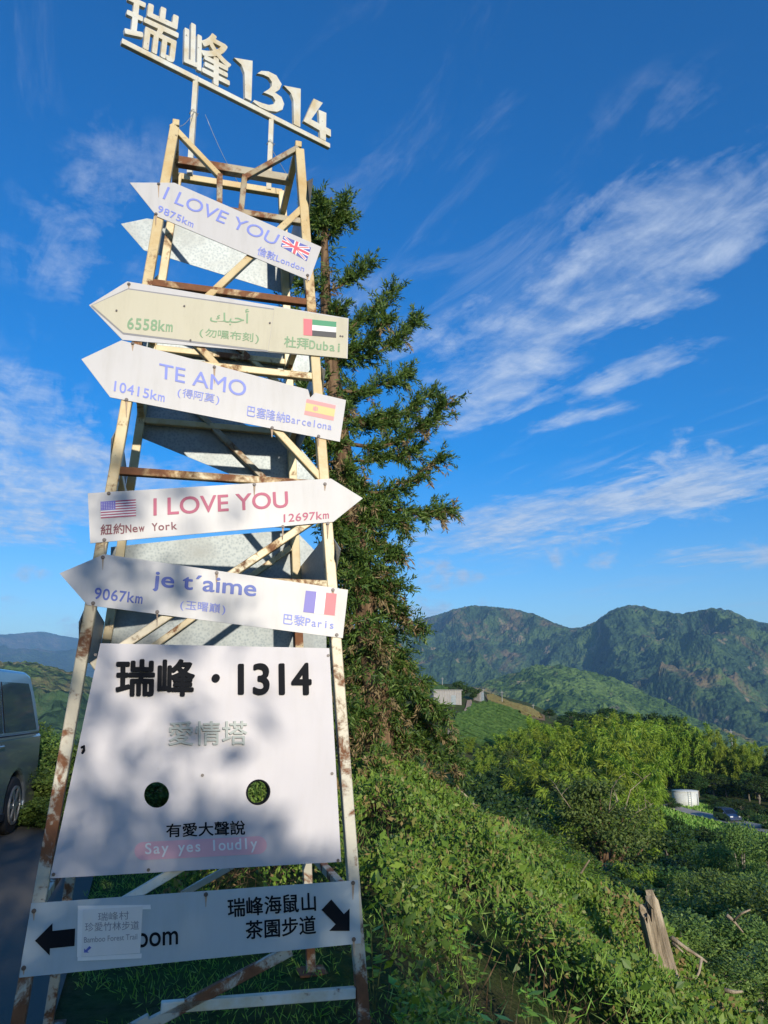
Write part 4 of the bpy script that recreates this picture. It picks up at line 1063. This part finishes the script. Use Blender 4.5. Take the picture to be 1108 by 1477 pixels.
for x, y0, d in ((1022, 1146, 128), (1045, 1150, 126), (1068, 1154, 122), (1090, 1160, 118), (1112, 1166, 114), (1035, 1158, 121), (1080, 1168, 112), (1104, 1176, 106), (962, 1178, 88), (985, 1192, 82), (1006, 1196, 78), (1030, 1200, 75), (1055, 1206, 72), (1082, 1212, 68), (1108, 1218, 64), (1140, 1226, 60),
                 (970, 1208, 62), (1000, 1212, 58), (1035, 1218, 54), (1070, 1224, 50), (1105, 1230, 46), (965, 1150, 120), (1125, 1150, 130), (1150, 1156, 126)):
    plant(brL[rg.integers(0, 2)], x, y0, d, 3.0, sc=rg.uniform(.95, 1.3))
GH = 'dark trees on the crest beyond the grove'
brH = [broadtree(M['broad'], 280 + i, 7.0, 3.2, 26, 170, .4, 'dark rounded tree on the crest just beyond the bamboo grove', GH) for i in range(2)]
for x in np.arange(792, 985, 15):
    plant(brH[rg.integers(0, 2)], x + rg.normal() * 4, np.interp(x, [780, 860, 940, 1108], [1034, 1024, 1030, 1066]) + rg.normal() * 4, 185 + rg.normal() * 8, 7.0, sc=rg.uniform(.9, 1.3))
# dark gully below the grove
GG = 'shaded trees in the gully'
brG = [broadtree(M['broad'], 230 + i, 7.0, 3.0, 30, 200, .26, 'shaded dark green tree in the gully below the bamboo grove', GG) for i in range(2)]
for x, y0, d in ((668, 1120, 46), (705, 1135, 44), (745, 1150, 42), (690, 1165, 30), (735, 1180, 28), (965, 1200, 44), (1000, 1230, 40), (870, 1260, 24), (960, 1250, 26), (920, 1290, 22), (1020, 1260, 30), (830, 1290, 20), (790, 1235, 22), (760, 1200, 25), (815, 1262, 24), (890, 1268, 25), (850, 1275, 22), (945, 1235, 33), (985, 1240, 34), (660, 1140, 34), (715, 1160, 33)):
    plant(brG[rg.integers(0, 2)], x, y0, d, 7.0, sc=rg.uniform(.9, 1.2))
# single plants with a look of their own
p1 = bamboo(M['bamboo'], 171, 17, 9.0, 2.4, 9000, .24, 'bright yellow-green drooping bamboo just left of the white water tank', None, 1.3)
plant(p1, 915, 1096, 66, 9.0, sc=.8)
p2 = bamboo(M['bamboo'], 172, 9, 6.0, 1.5, 5000, .15, 'small lime green bamboo plume in front of the dark gully', None, 1.5)
plant(p2, 912, 1205, 25, 6.0, sc=.8)
p3 = bamboo(M['bamboo'], 173, 8, 6.0, 1.4, 4000, .18, 'thin bamboo plume hanging low beside the end of the tank lane', None, 1.5)
plant(p3, 965, 1170, 58, 6.0, sc=.8)
t1 = broadtree(M['broad_lt'], 301, 5.6, 2.6, 72, 330, .13, 'spreading grey-green tree with pale bare branches in the middle of the valley', None, squash=.35, bare=5, trunkm='bark', low=.06)
plant(t1, 858, 1118, 33, 5.6, sc=1.1)
# shrubs at the lower right
GS = 'dense shrubs at the lower right'
brS = [broadtree(M['broad_lt'], 320 + i, 3.4, 1.9, 26, 560, .085, 'dense grey-green shrub on the slope at the lower right', GS, 'leafy_shrub', squash=.75, low=.12, cat='shrub') for i in range(2)]
for x, y0, d in ((1060, 1192, 32), (1112, 1205, 28), (1025, 1222, 30), (985, 1262, 24), (1000, 1300, 17), (1050, 1262, 19), (1105, 1270, 17), (1075, 1330, 13), (1030, 1345, 13), (1120, 1370, 11), (1150, 1290, 15), (930, 1330, 15), (885, 1310, 15), (985, 1372, 10.5)):
    plant(brS[rg.integers(0, 2)], x, y0, d, 3.4, sc=rg.uniform(.9, 1.15))
# shrubs along the bank's far edge
GE = 'light green shrubs along the edge of the bank'
brE = [broadtree(M['bank_leaf'], 340 + i, 1.6, 1.0, 26, 420, .06, 'light green shrub along the far edge of the leafy bank', GE, 'bank_shrub', squash=.6, low=.1, cat='shrub') for i in range(2)]
for x, y0, d in ((640, 1165, 11.5), (690, 1172, 11.3), (735, 1188, 11), (775, 1205, 10.6), (800, 1235, 10), (600, 1150, 11.5), (760, 1240, 9.5), (838, 1300, 9.2)):
    plant(brE[rg.integers(0, 2)], x, y0, d, 1.6, sc=rg.uniform(.9, 1.2))
# roadside shrubs past the van and behind the tower
GR = 'roadside shrubs past the parked van'
brR = [broadtree(M['broad_lt'], 360 + i, 2.4, 1.2, 30, 380, .085, 'yellow-green roadside shrub growing past the grey van', GR, 'roadside_shrub', squash=.7, low=.08, cat='shrub') for i in range(2)]
for x, y0, d in ((75, 1042, 13.2), (110, 1058, 12.6), (40, 1035, 14.5), (150, 1070, 12.6), (200, 1085, 12.4), (0, 1040, 15.5), (-60, 1040, 16.5), (90, 1130, 11.9), (60, 1120, 12.2), (255, 1095, 12), (320, 1080, 11.5), (390, 1085, 11.2), (450, 1100, 11), (-140, 1040, 17)):
    plant(brR[rg.integers(0, 2)], x, y0, d, 2.4, sc=rg.uniform(.9, 1.15))

# ------------------------------------------------------------------ tea hill, lane, tank and other far things
def gp(px, py, d0=60.0, d1=320.0):
    a, e = azr(px, py); d = d0
    while d < d1:
        x, y = at(a, d)
        if CAMZ + d * math.tan(R(e)) <= gz(x, y): return Vector((x, y, gz(x, y)))
        d += .4
    x, y = at(a, d1 * .6); return Vector((x, y, gz(x, y)))
def tea_rows(name, poly, step, m, r, skew, hgt=.75, wid=.75, cover=1.0):
    pl = [gp(*p) for p in poly]; P2 = [(p.x, p.y) for p in pl]
    def inside(x, y):
        c = False
        for i in range(len(P2)):
            (xa, ya), (xb, yb) = P2[i], P2[i - 1]
            if (ya > y) != (yb > y) and x < (xb - xa) * (y - ya) / (yb - ya) + xa: c = not c
        return c
    c0 = np.mean(P2, 0); a = R(skew); u = np.array([math.cos(a), math.sin(a)]); v = np.array([-u[1], u[0]])
    V, Fq = [], []
    for q in np.arange(-90, 90, step):
        run = []
        for s in np.arange(-110, 110, .8):
            p = c0 + u * s + v * (q + .5 * math.sin(s / 13))
            if inside(*p) and r.uniform() < cover:
                run.append(p)
            else:
                if len(run) > 2: emit_row(V, Fq, run, v, hgt, wid, r)
                run = []
        if len(run) > 2: emit_row(V, Fq, run, v, hgt, wid, r)
    return tag(mesh_np(name, np.array(V), np.array(Fq), m), kind='stuff')
def emit_row(V, Fq, run, v, hgt, wid, r):
    prev = None
    for p in run:
        ring = []
        for k, (o, h) in enumerate(((-.55, -.1), (-.5, .6), (-.25, .95), (.0, 1.0), (.25, .95), (.5, .6), (.55, -.1))):
            q = p + v * (o * wid * 2 * (1 + r.normal() * .10)); V.append((q[0], q[1], gz(q[0], q[1]) + h * hgt * (1 + r.normal() * .12))); ring.append(len(V) - 1)
        if prev: 
            for k in range(6): Fq.append((prev[k], prev[k + 1], ring[k + 1], ring[k]))
        prev = ring
def teamat(name, a, b_):
    m, g, b = mat(name, a, .9, 0, .2); tc = g.new('ShaderNodeTexCoord')
    g.l.new(g.mix(g.ramp(g.noise(1.6, 6, .7, tc.outputs['Object']), .35, .65), a, b_), b.inputs['Base Color']); return m
M['tea'] = teamat('tea_bushes', (.05, .11, .022), (.12, .20, .045))
M['tea_brown'] = teamat('bare_tea_rows', (.20, .15, .055), (.24, .22, .08))
M['tea_soil'] = teamat('tea_field_soil', (.17, .11, .06), (.25, .17, .09))
M['dirt'] = plain('dirt_path', (.36, .27, .19), .95, 0, .3, .6)
M['concrete'] = plain('concrete', (.36, .34, .31), .9, 0, .3, .8)
def sheet(name, pix, m, dz, res=2.5): return strip(name, [tuple(gp(*p)[:2]) for p in pix], m, dz, res)
rt = np.random.default_rng(12)
tea_rows('tea_bushes', [(648, 1075), (656, 1037), (682, 1019), (709, 1014), (765, 1038), (782, 1048), (720, 1080)], 2.7, M['tea'], rt, -52, .8, .5)
tea_rows('tea_bushes', [(600, 1012), (600, 993), (640, 990), (652, 998), (650, 1006)], 2.2, M['tea'], rt, -60, .6, .62)
tea_rows('young_tea_rows', [(704, 1010), (700, 1002), (712, 1003), (745, 1017), (784, 1034), (784, 1040), (762, 1035), (722, 1019)], 2.3, M['tea_brown'], rt, -42, .5, .45, .97)
sheet('bare_field', [(704, 1012), (699, 1001), (712, 1001), (745, 1015), (786, 1033), (786, 1041), (762, 1037), (722, 1021)], M['tea_soil'], .15)
sheet('dirt_path', [(640, 1062), (664, 1036), (672, 1022), (674, 1012), (680, 1011), (683, 1020), (679, 1034), (664, 1056), (655, 1070)], M['dirt'], .25, 1.5)
M['sheet_grey'] = plain('weathered_sheet_metal', (.34, .32, .30), .6, .2, .3, 1.5)
M['roof_grey'] = plain('grey_roof', (.30, .29, .28), .7)
def shed(px0, px1, py, h, dep, label, name='farm_shed'):
    a, b = gp(px0, py), gp(px1, py); z = min(a.z, b.z); L = (Vector((b.x, b.y, 0)) - Vector((a.x, a.y, 0))).length; rz = math.atan2(b.y - a.y, b.x - a.x)
    root = empty(name, (a.x, a.y, z), rz, label, 'shed')
    w = MB(); w.box((L / 2, dep / 2, h / 2 - .3), (L, dep, h + .6))
    for k in range(int(L / .6)): w.box((.3 + k * .6, -.03, h / 2), (.12, .06, h))
    w.build('wall', M['sheet_grey'], root)
    f = MB(); f.box((L / 2, dep / 2, h + .09), (L + .4, dep + .4, .16)); f.build('roof', M['roof_grey'], root)
    d = MB(); d.box((L * .7, -.05, 1.0), (1.2, .06, 2.0)); d.build('door', M['galv'], root)
shed(626, 666, 1017, 3.0, 3.5, 'long grey corrugated shed on the tea hill beside the dirt path')
shed(692, 698, 1012, 2.5, 1.4, 'small narrow grey hut at the top of the dirt path')
hut_tree = broadtree(M['broad'], 401, 4.5, 2.6, 22, 200, .28, 'round dark tree beside the grey shed on the tea hill', None)
p = gp(662, 1013); hut_tree.location = p + Vector((.5, 3.5, 0))
t_ = broadtree(M['broad'], 402, 3.0, 1.8, 16, 160, .24, 'low dark bush between the shed and the small hut', None, cat='shrub', name='hill_shrub'); t_.location = gp(684, 1011)
def pole(px, py, d, h, label):
    a, e = azr(px, py); x, y = at(a, d); z = CAMZ + d * math.tan(R(e)) - h; z = min(z, gz(x, y)) if abs(z - gz(x, y)) < 6 else gz(x, y)
    root = empty('utility_pole', (x, y, z), .3, label, 'pole'); top = CAMZ + d * math.tan(R(e)) - z
    mb = MB(); mb.tube([(0, 0, 0), (0, 0, top)], [.10, .06], 8); mb.build('pole_shaft', M['concrete'], root)
    c = MB(); c.box((0, 0, top - .4), (.8, .06, .06)); c.build('cross_arm', M['concrete'], root)
pole(638, 977, 215, 7, 'utility pole above the long grey shed'); pole(724, 996, 190, 7, 'utility pole above the brown rows of the tea hill')
pole(769, 1015, 200, 6, 'utility pole at the right end of the tea hill crest'); pole(1054, 1052, 150, 9, 'utility pole sticking out of the trees at the right')
# lane with tank and car
M['tank'] = plain('white_tank_paint', (.66, .67, .62), .5, 0, .15, 1.2)
lane = [(960, 1163), (985, 1171), (1020, 1179), (1050, 1186), (1080, 1193), (1130, 1206), (1200, 1224)]
LP_ = [gp(*p) for p in lane]
def offset_line(pts, d):
    out = []
    for i, p in enumerate(pts):
        q = pts[min(i + 1, len(pts) - 1)] - pts[max(i - 1, 0)]; n = Vector((-q.y, q.x, 0)).normalized(); out.append(p + n * d)
    return out
strip('lane', [tuple(p[:2]) for p in offset_line(LP_, -1.3)] + [tuple(p[:2]) for p in offset_line(LP_, 1.3)][::-1], M['concrete'], .25, 1.5)
rl = np.random.default_rng(55)
def verge(off0, off1, n, h, m, name):
    A, B = offset_line(LP_, off0), offset_line(LP_, off1); P = []
    for _ in range(n):
        t = rl.uniform(0, len(A) - 1.001); i = int(t); f = t - i; q = rl.uniform()
        p = (A[i].lerp(A[i + 1], f)).lerp(B[i].lerp(B[i + 1], f), q); P.append((p.x, p.y, gz(p.x, p.y)))
    o = leaves_obj(name, np.array(P), rand_dirs(n, rl, 1.2), rl.uniform(.5, 1.2, n) * h, .16, m, None, rl); tag(o, kind='stuff')
verge(1.5, -1.5 + 7.5, 7000, .5, M['grass'], 'verge_grass'); verge(-1.5, -6.0, 5000, .55, M['grass'], 'verge_grass')
tp = gp(990, 1165); tank = empty('water_tank', tp + Vector((.4, 1.2, 0)), 0, 'round white water tank standing beside the lane among dark trees', 'tank')
mb = MB(); mb.tube([(0, 0, -.6), (0, 0, 2.05)], 1.75, 40); mb.build('tank_wall', M['tank'], tank)
mb = MB(); mb.tube([(0, 0, 2.05), (0, 0, 2.10), (0, 0, 2.22)], [1.82, 1.80, .1], 40); mb.build('lid', M['tank'], tank)
mb = MB()
for sx in (-.2, .2): mb.bar((sx, -1.82, 0), (sx, -1.82, 2.2), .04, .04, (0, 1, 0))
for k in range(8): mb.bar((-.2, -1.82, .2 + k * .26), (.2, -1.82, .2 + k * .26), .03, .03)
mb.build('ladder', M['galv'], tank)
mb = MB(); mb.tube([(1.2, -1.35, 0), (1.2, -1.35, 1.7), (1.0, -1.15, 1.9)], .06, 8); mb.build('pipe', M['galv'], tank)

# ---- vehicles
M['tyre'] = plain('tyre_rubber', (.02, .02, .021), .85)
M['rim'] = plain('alloy_rim', (.50, .51, .52), .35, .7)
M['arch'] = plain('dark_plastic', (.02, .02, .022), .7)
def glass():
    m, g, b = mat('tinted_glass', (.012, .016, .02), .04, 0, .8); return m
M['glass'] = glass()
M['lamp_red'] = plain('red_lamp', (.35, .02, .02), .2); M['lamp_white'] = plain('clear_lamp', (.7, .72, .72), .1)
def paint(name, col):
    m, g, b = mat(name, col, .32, .55); b.inputs['Coat Weight'].default_value = .7; b.inputs['Coat Roughness'].default_value = .06; return m
M['van_paint'] = paint('blue_grey_paint', (.30, .33, .36)); M['car_paint'] = paint('dark_blue_paint', (.06, .085, .16))
def make_car(name, label, cat, L, Wd, H, belt, nose, pnt, wr, loc, heading):
    """x forward, y left, z up; nose = length of the bonnet"""
    root = empty(name, loc, heading, label, cat)
    hw = Wd / 2; zb = .22; fa, ra = L / 2 - .85, -L / 2 + .92; ar = wr * 1.22
    def arch(xc): return [(xc + ar * math.cos(t), max(zb, wr * .98 + ar * math.sin(t))) for t in np.linspace(-.28, math.pi + .28, 13)]
    out = [(L / 2 - .12, zb)] + [p for p in arch(fa)] + [p for p in arch(ra)] + [(-L / 2 + .10, zb), (-L / 2, .45), (-L / 2 + .015, belt), (L / 2 - nose * .9, belt), (L / 2 - .1, belt - .22), (L / 2, .5)]
    mb = MB(); mb.prism([Vector((x, -hw, z)) for x, z in out], (0, 1, 0), 0, Wd)
    # greenhouse, leaning inwards to the roof
    rx0, rx1, xf = -L / 2 + .015, -L / 2 + .26, L / 2 - nose
    prof = [(rx0, belt), (rx0 + .10, belt + (H - belt) * .55), (rx1, H - .06), (rx1 + .22, H - .01), (0, H), (xf - 1.05, H - .03), (xf - .72, H - .10), (xf + .1, belt)]
    def yy(z): return hw - .015 - max(0, z - belt) * .17
    bb = mb.b; A = [bb.verts.new((x, -yy(z), z + (.0 if z > belt else .001))) for x, z in prof]; B = [bb.verts.new((x, yy(z), z + (.0 if z > belt else .001))) for x, z in prof]; k = len(prof)
    bb.faces.new(A); bb.faces.new(B[::-1])
    for i in range(k): bb.faces.new((A[i], B[i], B[(i + 1) % k], A[(i + 1) % k]))
    body = mb.build('body', pnt, root, .035)
    for side in (-1, 1):
        def SP_(x, z, o=.006): return Vector((x, side * (yy(z) + o), z))
        nrm = Vector((0, side, .17)).normalized()
        z0, z1 = belt + .05, H - .16
        xs = [rx0 + .16, -L / 2 + .26 + (L - nose) * .33, -L / 2 + .26 + (L - nose) * .66, xf - .28]
        for i in range(3):
            xa, xb = xs[i] + .04, xs[i + 1] - .04; xt = xa + (.16 if i == 0 else 0); xe = xb - (.42 if i == 2 else 0)
            w = MB(); w.prism([SP_(xa, z0), SP_(xb, z0), SP_(xe, z1), SP_(xt + (.06 if i == 0 else 0), z1), SP_(xt - .02, z1 - .12)], nrm, 0, .004); w.build('side_window', M['glass'], root)
            if i:
                hd = MB(); hd.box((xa + .14, side * (hw + .018), belt - .10), (.2, .03, .035)); hd.build('door_handle', pnt, root, .01)
        tr = MB(); tr.box((0, side * (hw + .008), belt - .01), (L * .86, .016, .022)); tr.build('belt_trim', M['rim'], root)
        sk = MB(); sk.box(((fa + ra) / 2, side * (hw - .01), zb + .03), (fa - ra - 2 * ar - .02, .05, .09)); sk.build('sill', M['arch'], root, .01)
        tl = MB(); tl.box((-L / 2 - .004, side * (hw - .13), belt - .12), (.05, .18, .42)); tl.build('tail_light', M['lamp_red'], root, .015)
        hl = MB(); hl.box((L / 2 - .05, side * (hw - .25), .70), (.12, .38, .16)); hl.build('headlight', M['lamp_white'], root, .03)
        mi = MB(); mi.box((xf - .25, side * (hw + .12), belt + .10), (.10, .2, .16)); mi.build('wing_mirror', pnt, root, .03)
        for xc in (fa, ra):
            t = MB(); y0 = side * (hw - .215); y1 = side * (hw - .01)
            ys = [y0, y0, y0 + (y1 - y0) * .1, y0 + (y1 - y0) * .9, y1, y1]
            t.tube([(xc, y, wr) for y in (y0, y0 + (y1 - y0) * .12, y1 - (y1 - y0) * .12, y1)], [wr * .95, wr, wr, wr * .94], 32); wheel = t.build('wheel', M['tyre'], root)
            rm = MB(); rm.tube([(xc, y1 - side * .03, wr), (xc, y1 + side * .004, wr)], [wr * .62, wr * .62], 28)
            rm.build('rim_dish', M['arch'], wheel)
            sp = MB()
            for a in np.linspace(0, 2 * math.pi, 7)[:-1]:
                sp.bar((xc + .05 * math.cos(a), y1 + side * .008, wr + .05 * math.sin(a)), (xc + wr * .6 * math.cos(a), y1 + side * .008, wr + wr * .6 * math.sin(a)), .05, .02, (0, 1, 0))
            sp.disc((xc, y1, wr), (0, side, 0), .07, .022, 16)
            n_ = 28
            for k2 in range(n_):
                a0, a1 = 2 * math.pi * k2 / n_, 2 * math.pi * (k2 + 1) / n_
                sp.bar((xc + wr * .63 * math.cos(a0), y1 + side * .006, wr + wr * .63 * math.sin(a0)), (xc + wr * .63 * math.cos(a1), y1 + side * .006, wr + wr * .63 * math.sin(a1)), .03, .03, (0, 1, 0), .004)
            sp.build('rim', M['rim'], wheel)
    rw = MB(); n = Vector((-(H - belt) * .55, 0, .10)).normalized(); a_, b_ = (rx0, belt), (rx0 + .10, belt + (H - belt) * .55)
    rw.prism([Vector((rx0 - .004, -hw + .16, belt + .04)), Vector((rx0 - .004, hw - .16, belt + .04)), Vector((rx0 + .10 - .006, hw - .26, belt + (H - belt) * .55)), Vector((rx0 + .10 - .006, -hw + .26, belt + (H - belt) * .55))], n, 0, .006); rw.build('rear_window', M['glass'], root)
    p0, p1 = Vector((xf + .1, 0, belt)), Vector((xf - .72, 0, H - .10)); d = (p1 - p0); n = Vector((d.z * -1, 0, d.x)); n = n if n.x > 0 else -n; n.normalize()
    ws = MB(); q0, q1 = p0 + d * .1, p0 + d * .95
    ws.prism([q0 + Vector((0, hw - .1, 0)), q0 - Vector((0, hw - .1, 0)), q1 - Vector((0, hw - .24, 0)), q1 + Vector((0, hw - .24, 0))], n, .002, .008); ws.build('windscreen', M['glass'], root)
    bp = MB(); bp.box((-L / 2 - .02, 0, .42), (.12, Wd - .1, .24)); bp.build('bumper', pnt, root, .05)
    bp = MB(); bp.box((L / 2 - .02, 0, .40), (.12, Wd - .12, .24)); bp.build('bumper', pnt, root, .05)
    un = MB(); un.box((0, 0, .35), (L - .3, Wd - .46, .3)); un.build('underbody', M['arch'], root)
    return root
a_, e_ = azr(15, 1206); dV = CAMZ / math.tan(R(-e_)); wx, wy = at(a_, dV); zv = gz(wx, wy) + .025
hd = math.atan2(-math.cos(R(8)), math.sin(R(8)))
LV = 4.7; loc = Vector((wx, wy, zv)) - Matrix.Rotation(hd, 3, 'Z') @ Vector((-LV / 2 + .92, .88, 0))
make_car('parked_van', 'grey passenger van parked in tree shade at the left edge', 'van', LV, 1.78, 1.97, 1.16, .75, M['van_paint'], .335, loc, hd)
q = LP_[3]; d_ = LP_[4] - LP_[2]
make_car('parked_car', 'small dark blue car on the narrow lane below the white water tank', 'car', 3.6, 1.65, 1.5, .92, .85, M['car_paint'], .29, q + Vector((0, 0, .14)), math.atan2(d_.y, d_.x))

# ---- dead wood
def build_stump():
    r = np.random.default_rng(8); a, e = azr(974, 1415); D = 6.4; x, y = at(a, D); zb = CAMZ + D * math.tan(R(e)); z = min(zb, gz(x, y) + .1)
    root = empty('tree_stump', (x, y, z), 0, 'pale weathered hollow tree stump leaning on the edge of the bank', 'stump')
    n, m = 44, 16; V = []; hgt = []
    Ht = CAMZ + D * math.tan(R(azr(945, 1286)[1])) - z
    for i in range(n):
        t = 2 * math.pi * i / n                      # 0 = right, pi/2 = away, pi = left, 3pi/2 = towards the viewer
        deg = math.degrees(t)
        h = np.interp(deg, [0, 25, 60, 110, 150, 172, 186, 200, 235, 268, 285, 310, 335, 360], [.97, 1.0, .92, .84, .85, .9, .87, .83, .82, .86, .93, 1.0, 1.0, .97])
        hgt.append(h * Ht * (1 + r.normal() * .025))
    for j in range(m):
        f = j / (m - 1)
        for i in range(n):
            t = 2 * math.pi * i / n; zz = -.35 + (hgt[i] + .35) * f
            rad = .088 * (1 + .35 * max(0, .25 - zz) ) * (1 + .10 * math.sin(5 * t + zz * 2) + .06 * math.sin(11 * t + zz * 5) + r.normal() * .012) * (1 - .22 * max(0, zz) / Ht)
            V.append((math.cos(t) * rad - .13 * max(0, zz) / Ht - .04 * max(0, zz), math.sin(t) * rad, zz))
    Fq = [(j * n + i, j * n + (i + 1) % n, (j + 1) * n + (i + 1) % n, (j + 1) * n + i) for j in range(m - 1) for i in range(n)]
    o = mesh_np('stump_wood', V, Fq, M['deadwood'], root); s = o.modifiers.new('wall', 'SOLIDIFY'); s.thickness = .05; s.offset = -1
build_stump()
def dead_branch(pix, d, rad, label):
    """a bare forked branch: list of polylines in the photo, standing on an upright plane at distance d"""
    a, _ = azr(*pix[0][0]); x, y = at(a, d); p0 = Vector((x, y, 0)); n = Vector((-x, -y, 0)).normalized()
    root = empty('dead_branch', (x, y, gz(x, y)), 0, label, 'branch'); rb = random.Random(len(label)); mb = MB()
    for k, line in enumerate(pix):
        pts = [hit(*q, p0, n) + n * (.04 * i if k else 0.0) - root.location for i, q in enumerate(line)]
        mb.tube(pts, list(np.linspace(rad * (1 if k == 0 else .7), rad * .3, len(pts))), 6)
    mb.build('branch_wood', M['deadwood'], root)
dead_branch([[(852, 1345), (840, 1310), (829, 1278), (818, 1258), (808, 1246)], [(829, 1278), (838, 1258), (850, 1238)]], 7.7, .020, 'forked bare grey branch rising from the bank left of the stump')
dead_branch([[(968, 1352), (990, 1368), (1012, 1382), (1020, 1388)], [(1012, 1382), (1008, 1400), (998, 1415)], [(970, 1360), (985, 1371)]], 6.5, .018, 'bare bent branch poking out on the right of the pale stump')
dead_branch([[(1045, 1428), (1060, 1431), (1072, 1430)]], 6.2, .018, 'short pale broken branch lying in the shrubs at the lower right')
dead_branch([[(1048, 1320), (1058, 1328), (1072, 1345)], [(1058, 1328), (1070, 1316), (1082, 1310)]], 12, .03, 'pale bare branch among the shrubs at the right')
dead_branch([[(690, 1168), (676, 1152), (662, 1138), (656, 1128)], [(676, 1152), (668, 1155)]], 11, .022, 'pale bare branch slanting at the foot of the conifer')

# ---- roadside trees behind the viewer: they throw the dappled shade on the board, the van and the asphalt
hx, hy = math.sin(R(SUN_AZ)), math.cos(R(SUN_AZ)); pxx, pyy = -hy, hx
def shade_tree(s, p, *args, **kw):
    o = broadtree(*args, **kw); x, y = hx * s + pxx * p, hy * s + pyy * p; o.location = (x, y, gz(x, y)); return o
shade_tree(9.5, -3.1, M['broad_lt'], 500, 8.5, 3.9, 66, 230, .16, 'tall leafy roadside tree whose shade falls on the van', None, low=.28)
shade_tree(9.0, .50, M['broad_lt'], 501, 6.7, 1.6, 84, 190, .12, 'young leafy roadside tree whose dappled shade falls on the lilac board', None, low=.52)
shade_tree(6.0, -7.5, M['broad_lt'], 502, 6.4, 3.4, 26, 220, .16, 'leafy roadside tree shading the asphalt', None, low=.30)

# ------------------------------------------------------------------ haze
def build_haze():
    lo = min(min(v.co.z for v in o.data.vertices) for o in S.objects if o.type == 'MESH' and o.get('kind') == 'structure') - 1
    hi = max(max(v.co.z for v in o.data.vertices) for o in S.objects if o.type == 'MESH' and o.get('kind') == 'structure') + 20
    m = bpy.data.materials.new('haze'); m.use_nodes = True; g = NT(m.node_tree); g.n.clear()
    v = g.new('ShaderNodeVolumePrincipled', {'Color': (.30, .60, 1.0, 1), 'Density': 1.05e-4, 'Anisotropy': 0.0})
    o = g.new('ShaderNodeOutputMaterial'); g.l.new(v.outputs[0], o.inputs['Volume'])
    mb = MB(); mb.box((0, 5500, (lo + hi) / 2), (24000, 17000, hi - lo)); tag(mb.build('haze', m), kind='stuff')
build_haze()

# ------------------------------------------------------------------ words for the ground cover and the setting
WORDS = {'ground_cover': ('small-leaved green shrubs covering the bank right of the tower', 'ground cover'), 'tall_grass': ('thin grass blades poking out of the leafy bank', 'grass'),
    'twigs': ('thin brown stems under the leaves of the bank', 'twigs'), 'grass': ('short green grass under and behind the tower', 'grass'), 'tea_bushes': ('green tea bushes in rows on the hill beside the grey shed', 'tea bushes'),
    'young_tea_rows': ('sparse brownish young tea rows at the right of the tea hill', 'tea bushes'), 'verge_grass': ('bright grass along the narrow tank lane', 'grass'), 'haze': ('thin blue haze over the valley', 'haze')}
for o in S.objects:
    if o.parent is None and o.get('kind') == 'stuff':
        w_ = WORDS.get(o.name.split('.')[0])
        if w_: tag(o, *w_)
